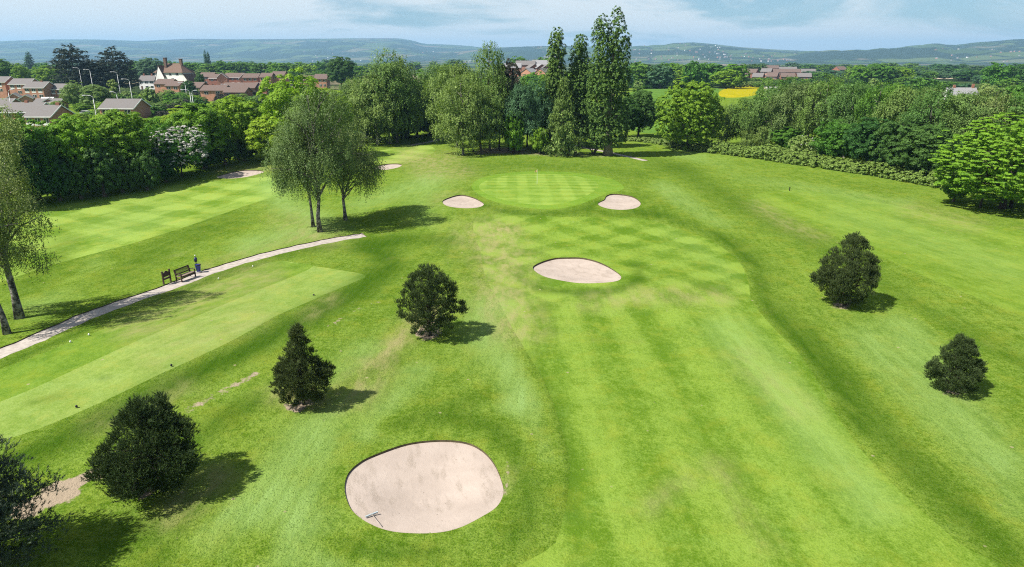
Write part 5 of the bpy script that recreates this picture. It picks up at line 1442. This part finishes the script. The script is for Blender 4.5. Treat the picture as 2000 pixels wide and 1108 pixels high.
# ------------------------------------------------------------------ middle-distance trees
random.seed(101)
def wood(label, group, n, u0, u1, y0, y1, h0, h1, w0, w1, leaves, kind='far', name='broadleaf_tree', cat='tree', hfun=None):
    for i in range(n):
        u = u0 + (u1 - u0) * (i + random.uniform(.1, .9)) / n; y = random.uniform(y0, y1)
        x = colx(u, y); z = Hs(x, y); h = random.uniform(h0, h1); w = random.uniform(w0, w1)
        pr = PR[kind]; cr, tr, ph, pw = random.choice(pr)
        root = empty(name, (x, y, z - .2), random.uniform(0, 6.28), (w / pw, w / pw, h / ph))
        t = link('trunk', tr, None, root); c = link('crown', cr, None, root)
        for o, m in ((t, M_bark), (c, LM[random.choice(leaves)])):
            if len(o.data.materials) == 0: o.data.materials.append(m)
            o.material_slots[0].link = 'OBJECT'; o.material_slots[0].material = m
        tag(root, label + (', ' + ORD[i] + ' from the left' if n <= 34 else ''), cat, group)
wood('rounded tree in the long wood behind the northern estate', 'trees of the northern wood', 30, 260, 720, 600, 760, 12, 17, 14, 20, ['mid', 'mid', 'blue', 'bright'])
wood('front tree of the wood behind the northern estate roofs', 'front trees of the northern wood', 16, 380, 700, 520, 580, 7, 11, 10, 15, ['mid', 'bright', 'olive'])
wood('tree on the far left beyond the grey-roofed estate', 'trees beyond the western estate', 12, -20, 130, 470, 640, 11, 15, 12, 18, ['mid', 'blue', 'bright'])
wood('hazy tree of the distant plain seen over the western wood', 'hazy trees on the distant plain', 26, -20, 900, 900, 1500, 13, 19, 18, 30, ['blue', 'mid'])
wood('hazy tree of the distant plain below the eastern hills', 'hazy trees on the eastern plain', 34, 1150, 2020, 700, 1300, 10, 15, 20, 34, ['blue', 'mid', 'dark'])
wood('tree of the wood right of the poplars beyond the field', 'wood beyond the crop field', 20, 1235, 1440, 400, 520, 11, 16, 13, 18, ['mid', 'bright', 'mid', 'blue'])
wood('low tree at the field edge below the eastern estate', 'field edge trees below the eastern estate', 20, 1395, 1720, 425, 480, 3, 5.5, 9, 13, ['mid', 'bright', 'dark', 'olive'])
wood('tall tree in the clump right of the eastern estate', 'clump right of the eastern estate', 11, 1660, 1770, 440, 560, 12, 15.5, 13, 17, ['mid', 'bright', 'dark'])
wood('hedgerow tree among the small fields at the right', 'hedgerow trees among the right hand fields', 26, 1690, 2030, 330, 620, 5, 10, 10, 16, ['mid', 'dark', 'blue', 'mid'])
wood('dark tree rising at the right edge below the hill', 'dark trees at the right edge', 6, 1930, 2060, 400, 480, 13, 17, 14, 18, ['dark', 'mid'])
wood('tree behind the copse roofs and the slim poplars', 'trees about the roofs behind the copse', 12, 830, 1240, 330, 420, 9, 13, 10, 15, ['mid', 'dark', 'blue', 'bright'])
wood('large round tree just above the roofs behind the copse', 'large trees above the roofs behind the copse', 2, 1000, 1070, 600, 640, 20, 21.5, 17, 20, ['mid'])
wood('dark tree between the maple and the far wood', 'dark trees left of the far wood', 4, 1228, 1290, 420, 460, 13, 15.5, 13, 16, ['copper', 'dark'])
for (u, vt, y, w, lf, lab) in [(12, 113, 420, 45, 'mid', 'round tree at the far left above the estate roofs'), (48, 123, 400, 34, 'bright', 'small bright green tree above the stepped estate roofs'), (100, 128, 430, 60, 'bright', 'bright bushy tree left of the great dark conifer'),
                               (150, 157, 265, 46, 'olive', 'round street tree, left one of the twins among the estate'), (192, 163, 250, 58, 'olive', 'round street tree, right one of the twins among the estate'), (668, 108, 420, 56, 'dark', 'dark rounded tree standing above the lime maple'),
                               (297, 111, 560, 50, 'blue', 'dark blue-green tree left of the white house roof'), (394, 142, 400, 20, 'dark', 'neatly round trimmed tree right of the white house'), (372, 156, 330, 30, 'dark', 'dark tree before the white house, between the brick houses'),
                               (122, 130, 470, 40, 'olive', 'olive tree at the foot of the great dark conifer')]:
    place('broad', 'broadleaf_tree', u, 0, vt, w, lf, lab, 'tree', None, y=y)
for (u, vt, y, w, lab) in [(62, 103, 900, 14, 'dark spire-like conifer against the far left hill'), (406, 100, 800, 7, 'left spire of the twin columnar trees right of the white house'), (411, 103, 800, 7, 'right spire of the twin columnar trees right of the white house')]:
    place('column', 'columnar_tree', u, 0, vt, w, 'dark', lab, 'tree', None, y=y)
wood('tree standing close before the eastern estate roofs', 'trees before the eastern estate', 14, 1400, 1640, 510, 545, 3.2, 5.4, 9, 13, ['mid', 'dark', 'bright'])
# scrub and hedges between the estate and the boundary trees
for nm_, lf_ in (('dark', ['dark', 'copper']), ('mid green', ['mid', 'bright']), ('olive', ['olive', 'hedge'])):
    wood(nm_ + ' bush in the scrub about the street lamps', nm_ + ' bushes of the scrub about the street lamps', 26, 205, 560, 200, 345, 2.5, 5.5, 6, 9, lf_, 'bush', 'bush', 'bush')
wood('low tree on the open plain below the eastern hills', 'low trees on the open eastern plain', 34, 1580, 2020, 560, 800, 6, 10, 14, 24, ['mid', 'dark', 'blue'])
wood('garden bush among the western estate houses', 'garden bushes of the western estate', 34, 0, 235, 195, 330, 2, 4, 4, 7, ['mid', 'olive', 'bright'], 'bush', 'bush', 'bush')
wood('tree behind the boundary row, showing between its crowns', 'trees just behind the western boundary row', 9, 120, 640, 140, 165, 6, 9, 8, 10, ['bright', 'mid', 'lime'], 'broad')
wood('hedge bush at the top edge of the crop field', 'hedge bushes along the crop field', 12, 1235, 1390, 410, 430, 3, 5, 7, 10, ['mid', 'dark', 'olive'], 'bush', 'bush', 'bush')
def far_hawthorn(u, y, vt, wpx, lab):
    x = colx(u, y); p = Vector((x, y, Hs(x, y))); h = vz(vt, y) - p.z; w = wpx * depth(y) / F
    L, P, lob = crown_broad(h, w, .3, 60, .8, 20, .3, k=7, ncore=150)
    Q, N = lobes_surface(lob, 90, .5); Bl = Leaves(); clumps(Bl, Q + N * .2, N, .6, 14, .22, .5, .7, .8)
    mb, tp = make_trunk(h * .6, .15); r = tree_from('hawthorn_tree', L, mb, LM['olive'], M_bark, lab, 'tree', 'blossoming hawthorns in the distance', p)
    bl = tree_from
    return r
for a in [(1246, 350, 158, 18, 'blossoming hawthorn by the crop field near the poplar'), (1704, 330, 150, 26, 'pale blossoming hawthorn left of the small right fields'), (1925, 300, 158, 34, 'pale blossoming hawthorn right of the slate cottage'), (300, 250, 170, 26, 'pale blossoming hawthorn in the scrub below the white house'), (1965, 310, 160, 26, 'pale blossoming hawthorn at the right edge'), (226, 300, 152, 18, 'pale blossoming shrub behind the lamp posts')]: far_hawthorn(*a)

def cedar(u, y, vt, wpx, lab, seed, z0=.12, tiers=9):
    random.seed(seed); x = colx(u, y); p = Vector((x, y, Hs(x, y))); h = vz(vt, y) - p.z; w = wpx * depth(y) / F; lob = []
    for i in range(tiers):
        t = (i + .5) / tiers; rad = w / 2 * np.interp(t, [0, .25, .6, .85, 1], [.95, 1, .82, .58, .25])
        for k in range(5 if t < .85 else 2):
            a = 2.4 * (i * 5 + k); q = rad * random.uniform(.35, .62)
            lob.append((np.array([cos(a) * rad * .6, sin(a) * rad * .6, h * (z0 + (.97 - z0) * t)]), np.array([q, q, h * .045])))
    P, N = lobes_surface(lob, 520, 1, .15); L = Leaves(); clumps(L, P, N, 1.15, 62, .21, .6, .55); core(L, lob, 2600, .5)
    mb, tp = make_trunk(h * .9, .6, wob=.3); limbs(mb, tp, random.sample([tuple(q) for q in P], 20), .5, (.15, .9))
    tree_from('cedar_tree', L, mb, LM['cedar'], M_bark_dark, lab, 'tree', 'great dark conifers behind the estate', p)
cedar(152, 370, 83, 78, 'great dark conifer, taller left one of the pair above the estate', 111)
cedar(232, 385, 88, 76, 'great dark flat-topped conifer, right one of the pair', 112)
cedar(190, 372, 112, 60, 'lower dark conifer between the two great ones', 113)

# ------------------------------------------------------------------ street lamps
def lamp(u, vt, ztop, lab, arm=-1, reach=2.2, y=None):
    k = (554 - vt) / F; y = y or (CZ - ztop) / ((ST - k * CT) / (CT + k * ST)); x = colx(u, y, ztop); zb = Hs(x, y)
    root = empty('street_lamp', (x, y, zb)); h = vz(vt, y) - zb
    MB().tube([(0, 0, -.3), (0, 0, 1.6), (0, 0, 1.65), (0, 0, h - .8)], [.16, .16, .11, .085], 8).build('post', M_galv, root, True)
    MB().tube([(0, 0, h - .85), (arm * .15, 0, h - .3), (arm * .7, 0, h), (arm * reach, 0, h + .12)], [.085, .08, .07, .06], 7).build('arm', M_galv, root, True)
    hd = MB().box((arm * (reach + .35), 0, h + .10), (.95, .36, .2), 0, 0, .7).build('lamp_head', M_galv, root)
    MB().box((arm * (reach + .35), 0, h - .02), (.7, .26, .05)).build('lens', M_white, hd)
    tag(root, lab, 'street lamp', 'street lamps on the estate road')
for a in [(154, 133, 13.4, 'tall street lamp before the great dark conifer, leftmost'), (175, 136, 13.0, 'tall street lamp, second from the left before the dark conifer'), (228, 141, 12.2, 'tall street lamp under the flat-topped dark conifer'), (252, 155, 10.5, 'street lamp rising from the scrub left of the brick houses'),
          (181, 187, 8, 'street lamp in front of the twin round trees'), (361, 162, 8, 'street lamp beside the tree before the white house'), (370, 176, 8, 'near one of the double street lamps above the boundary trees'), (444, 165, 7, 'pale lamp post before the brown-roofed house'), (532, 163, 7, 'lamp post left of the lime maple')]: lamp(*a)
lamp(227, 180, 8, 'street lamp beside the lone grey-roofed house', -1, 1.2)
lamp(374, 177, 8, 'far one of the double street lamps above the boundary trees', 1, 1.0)
lamp(15, 176, 8, 'street lamp before the lower row of the estate', 1, 1.0)

# ------------------------------------------------------------------ parked cars
M_carw = noise_mat('car_paint_white', (0.72, 0.73, 0.74), (0.80, 0.80, 0.80), .5, .3, 0, 2, .5)
M_carb = noise_mat('car_paint_blue', (0.02, 0.07, 0.32), (0.03, 0.09, 0.40), .5, .3, 0, 2, .5)
M_cars = noise_mat('car_paint_silver', (0.40, 0.42, 0.45), (0.50, 0.52, 0.55), .5, .3, 0, 2, .5)
M_tyre = noise_mat('tyre_rubber', (0.015, 0.015, 0.016), (0.03, 0.03, 0.03), 3, .9)
M_lampw = noise_mat('headlight', (0.6, 0.6, 0.6), (0.8, 0.8, 0.8), 1, .2)
def car(u, y, z, paint, lab, rz=0.1):
    x = colx(u, y, z); root = empty('parked_car', (x, y, Hs(x, y)), rz)
    MB().add([(-2.1, -.85, .3), (2.1, -.85, .3), (2.1, .85, .3), (-2.1, .85, .3), (-2.15, -.85, .75), (2.05, -.85, .72), (2.05, .85, .72), (-2.15, .85, .75), (-1.9, -.8, .95), (1.0, -.8, .95), (1.0, .8, .95), (-1.9, .8, .95)],
             [(3, 2, 1, 0), (0, 1, 5, 4), (1, 2, 6, 5), (2, 3, 7, 6), (3, 0, 4, 7), (4, 5, 9, 8), (5, 6, 10, 9), (6, 7, 11, 10), (7, 4, 8, 11), (8, 9, 10, 11)]).build('body', paint, root)
    MB().box((-.45, 0, 1.2), (2.5, 1.5, .5), 0, 0, .78).build('window_band', M_glass, root); MB().box((-.45, 0, 1.47), (1.85, 1.12, .06)).build('roof', paint, root)
    for sx in (-1.3, 1.3):
        for sy in (-.8, .8):
            w = MB().tube([(sx, sy - .1, .32), (sx, sy + .1, .32)], [.32, .32], 12).build('wheel', M_tyre, root)
    for sy in (-.6, .6): MB().box((2.1, sy, .6), (.1, .3, .15)).build('headlight', M_lampw, root)
    tag(root, lab, 'car', 'cars parked by the brown-roofed houses')
car(411, 368, 1, M_carw, 'white car parked left of the blue one, behind a brown roof'); car(424, 368, 1, M_carw, 'white car parked directly beside the blue one'); car(436, 368, 1, M_carb, 'blue car parked behind the brown roofs', .3); car(448, 369, 1, M_cars, 'silver car parked right of the blue one'); car(169, 235, 1, M_carw, 'white car below the right round street tree'); car(178, 234, 1, M_cars, 'silver car below the right round street tree')

# ------------------------------------------------------------------ things on the course
M_oak = noise_mat('weathered_wood', (0.16, 0.12, 0.085), (0.26, 0.20, 0.15), 6, .85, .3, 5)
M_wood = noise_mat('dark_stained_wood', (0.035, 0.022, 0.016), (0.075, 0.045, 0.033), 6, .7, .3, 5)
M_blue = noise_mat('blue_plastic', (0.012, 0.025, 0.20), (0.02, 0.04, 0.28), 2, .4, 0, 3, .5)
M_navy = noise_mat('navy_metal', (0.008, 0.012, 0.05), (0.014, 0.02, 0.08), 2, .4, 0, 3, .5)
M_black = noise_mat('black_plastic', (0.012, 0.012, 0.013), (0.025, 0.025, 0.025), 3, .5)
M_steel = noise_mat('rake_metal', (0.24, 0.29, 0.31), (0.34, 0.39, 0.41), 3, .5)
M_handle = noise_mat('rake_handle', (0.24, 0.2, 0.17), (0.34, 0.29, 0.25), 3, .6)
M_concrete = noise_mat('concrete', (0.36, 0.34, 0.31), (0.48, 0.46, 0.42), 3, .9, .2, 5)
a_, b_ = at(330, 560), at(420, 527)
PYAW = atan2((b_ - a_).y, (b_ - a_).x)
def bench():
    p = at(364, 545); root = empty('park_bench', p, PYAW); L = 1.75
    for i in range(5): MB().box((0, -.22 + i * .105, .45), (L, .085, .035)).build('seat_slat', M_oak, root)
    for sx in (-1, 1):
        MB().box((sx * (L / 2 - .06), -.26, .33), (.085, .085, .66)).build('leg', M_wood, root)
        MB().add([(sx * (L / 2 - .06) + dx_, dy_ + oy, z) for z, oy in ((0, .30), (.45, .28), (1.0, .40)) for dx_, dy_ in ((-.045, -.045), (.045, -.045), (.045, .045), (-.045, .045))],
                 [(3, 2, 1, 0), (0, 1, 5, 4), (1, 2, 6, 5), (2, 3, 7, 6), (3, 0, 4, 7), (4, 5, 9, 8), (5, 6, 10, 9), (6, 7, 11, 10), (7, 4, 8, 11), (8, 9, 10, 11)]).build('leg', M_wood, root)
        MB().box((sx * (L / 2 - .06), .02, .68), (.10, .62, .05)).build('armrest', M_wood, root)
        MB().box((sx * (L / 2 - .06), .02, .25), (.05, .5, .06)).build('side_rail', M_wood, root)
    MB().box((0, -.27, .39), (L - .1, .04, .09)).build('seat_rail', M_wood, root)
    MB().box((0, .385, .955), (L, .05, .10), 0, -.2).build('back_rail', M_wood, root); MB().box((0, .305, .56), (L, .045, .08), 0, -.2).build('back_rail', M_wood, root)
    for i in range(13): MB().box((-L / 2 + .19 + i * (L - .38) / 12, .345, .755), (.05, .022, .36), 0, -.2).build('back_slat', M_wood, root)
    tag(root, 'dark wooden park bench with a slatted back beside the path', 'bench')
bench()
def notice():
    p = at(327, 553); root = empty('notice_board', p, PYAW + .05)
    for sx in (-1, 1): MB().box((sx * .42, 0, .53), (.10, .10, 1.1)).build('post', M_wood, root); MB().box((sx * .42, 0, 1.10), (.13, .13, .05)).build('post_cap', M_wood, root)
    b = MB(); top = [(-.37, .92), (-.30, .96), (-.2, .98), (-.12, 1.05), (0, 1.09), (.12, 1.05), (.2, .98), (.30, .96), (.37, .92)]; n = len(top)
    vs = [(x, -.025, z) for x, z in top] + [(.37, -.025, .60), (-.37, -.025, .60)]; vs += [(x, .025, z) for x, _, z in vs]; m = n + 2
    b.add(vs, [tuple(range(m)), tuple(range(2 * m - 1, m - 1, -1))] + [(i, (i + m), (i + 1) % m + m, (i + 1) % m) for i in range(m)]); b.build('board', M_wood, root)
    MB().box((0, -.01, .50), (.74, .05, .05)).build('ledge', M_oak, root); MB().box((0, 0, .41), (.74, .03, .13)).build('rail', M_wood, root)
    tag(root, 'dark wooden tee notice board on two posts left of the bench', 'sign')
notice()
def bin_and_washer():
    p = at(388, 531); root = empty('litter_bin', p, PYAW)
    MB().lathe([(.17, 0), (.24, .62), (.25, .66)], 16).build('bucket', M_blue, root, True); MB().lathe([(.262, .62), (.268, .70), (.235, .70), (.22, .6)], 16).build('rim', M_black, root, True)
    MB().lathe([(.30, -.02), (.30, .03)], 16).build('base', M_concrete, root)
    tag(root, 'blue litter bucket with a black rim right of the bench', 'litter bin')
    p = at(384, 529); root = empty('ball_washer', p + Vector((-.05, .22, 0)), PYAW)
    MB().tube([(0, 0, -.1), (0, 0, .95)], [.045, .04], 8).build('post', M_navy, root); MB().lathe([(.10, .78), (.14, .84), (.14, 1.10), (.11, 1.16), (.05, 1.2)], 12).build('tank', M_navy, root, True)
    MB().tube([(0, 0, 1.18), (0, 0, 1.36)], [.025, .025], 6).build('plunger', M_navy, root); MB().lathe([(.02, 1.34), (.07, 1.38), (.02, 1.43)], 10).build('knob', M_white, root, True)
    tag(root, 'navy ball washer on a post behind the blue bucket', 'ball washer')
bin_and_washer()
def rake():
    a = at(726, 1006); b = at(745, 1029); lp = LOOPS[0][1]
    for q in (a, b):
        d_ = dist_to(np.array([[q.x, q.y]]), lp)[0]; q.z += -0.04 - .07 * float(sstep(lp[:, 1].min(), lp[:, 1].max(), q.y)) - .30 * float(sstep(0, 2.8, d_)) + .01
    root = empty('bunker_rake', a); d = b - a; yaw = atan2(d.y, d.x); root.rotation_euler = (0, 0, yaw); L = d.length
    MB().tube([(0, 0, .10), (L, 0, .06 + b.z - a.z)], [.013, .013], 8).build('handle', M_handle, root)
    h = MB().box((0, 0, .09), (.06, .56, .04)).build('rake_head', M_steel, root)
    for i in range(10): MB().box((0, -.25 + i * .055, .04), (.02, .02, .09)).build('tine', M_steel, h)
    tag(root, 'bunker rake lying in the nearest large bunker', 'rake')
rake()
def flag():
    p = at(1049, 360); root = empty('flagstick', p); h = vz(331, p.y) - p.z
    MB().tube([(0, 0, -.1), (0, 0, h)], [.02, .016], 8).build('pole', M_white, root)
    M_flag = noise_mat('flag_cloth', (0.42, 0.30, 0.12), (0.55, 0.42, 0.16), 3, .8)
    b = MB(); n = 8; vs = []; 
    for i in range(n + 1):
        t = i / n; vs += [(-.02 - .34 * t, .05 * sin(t * 6) * t, h - .05 - .16 * t), (-.02 - .34 * t, .05 * sin(t * 6) * t + .004, h - .42 - .02 * t)]
    b.add(vs, [(2 * i, 2 * i + 2, 2 * i + 3, 2 * i + 1) for i in range(n)]); o = b.build('flag', M_flag, root)
    MB().lathe([(.054, .006), (.054, .012)], 14).build('cup', M_black, root)
    tag(root, 'white flagstick with a small yellow flag on the putting green', 'flagstick')
flag()
def tee_marker(u, v, m, lab, grp, s=1.0):
    p = at(u, v); root = empty('tee_marker', p)
    MB().lathe([(.02, -.08), (.02, .05)], 8).build('spike', M_galv, root); MB().lathe([(.04 * s, .03), (.07 * s, .06), (.08 * s, .10), (.055 * s, .15), (.015, .165)], 12).build('knob', m, root, True)
    tag(root, lab, 'tee marker', grp)
for u, v, lab in [(150, 797, 'black tee marker nearest the corner of the pale tee edge'), (335, 716, 'black tee marker midway along the pale tee edge'), (613, 578, 'black tee marker near the far corner of the tee')]: tee_marker(u, v, M_black, lab, 'black tee markers', .85)
for u, v, lab in [(138, 670, 'white tee marker nearest the left birch shade'), (174, 656, 'white tee marker at the edge of the birch shade'), (427, 546, 'white tee marker opposite the bench'), (494, 522, 'white tee marker at the far upper edge of the tee')]: tee_marker(u, v, M_white, lab, 'white tee markers', .7)
def post(u, v, lab, h=.55):
    p = at(u, v); root = empty('marker_post', p); MB().box((0, 0, h / 2 - .1), (.10, .10, h + .2)).build('post', M_black, root); MB().box((0, 0, h), (.13, .13, .06)).build('cap', M_black, root); tag(root, lab, 'post')
post(1542, 373, 'small dark marker post at the head of the eastern fairway')

# ------------------------------------------------------------------ haze: the air over the whole country
def haze():
    m, n, l, out = new_mat('haze_air')
    v = n.new('ShaderNodeVolumePrincipled'); v.inputs['Color'].default_value = (0.38, 0.68, 1.0, 1); v.inputs['Density'].default_value = HAZE
    v.inputs['Anisotropy'].default_value = 0.1
    l.new(v.outputs[0], out.inputs['Volume'])
    o = MB().box((0, 2000, 200), (44000, 32000, 440)).build('haze', m); o['kind'] = 'stuff'; o.display_type = 'WIRE'
HAZE = 1.0e-4
haze()
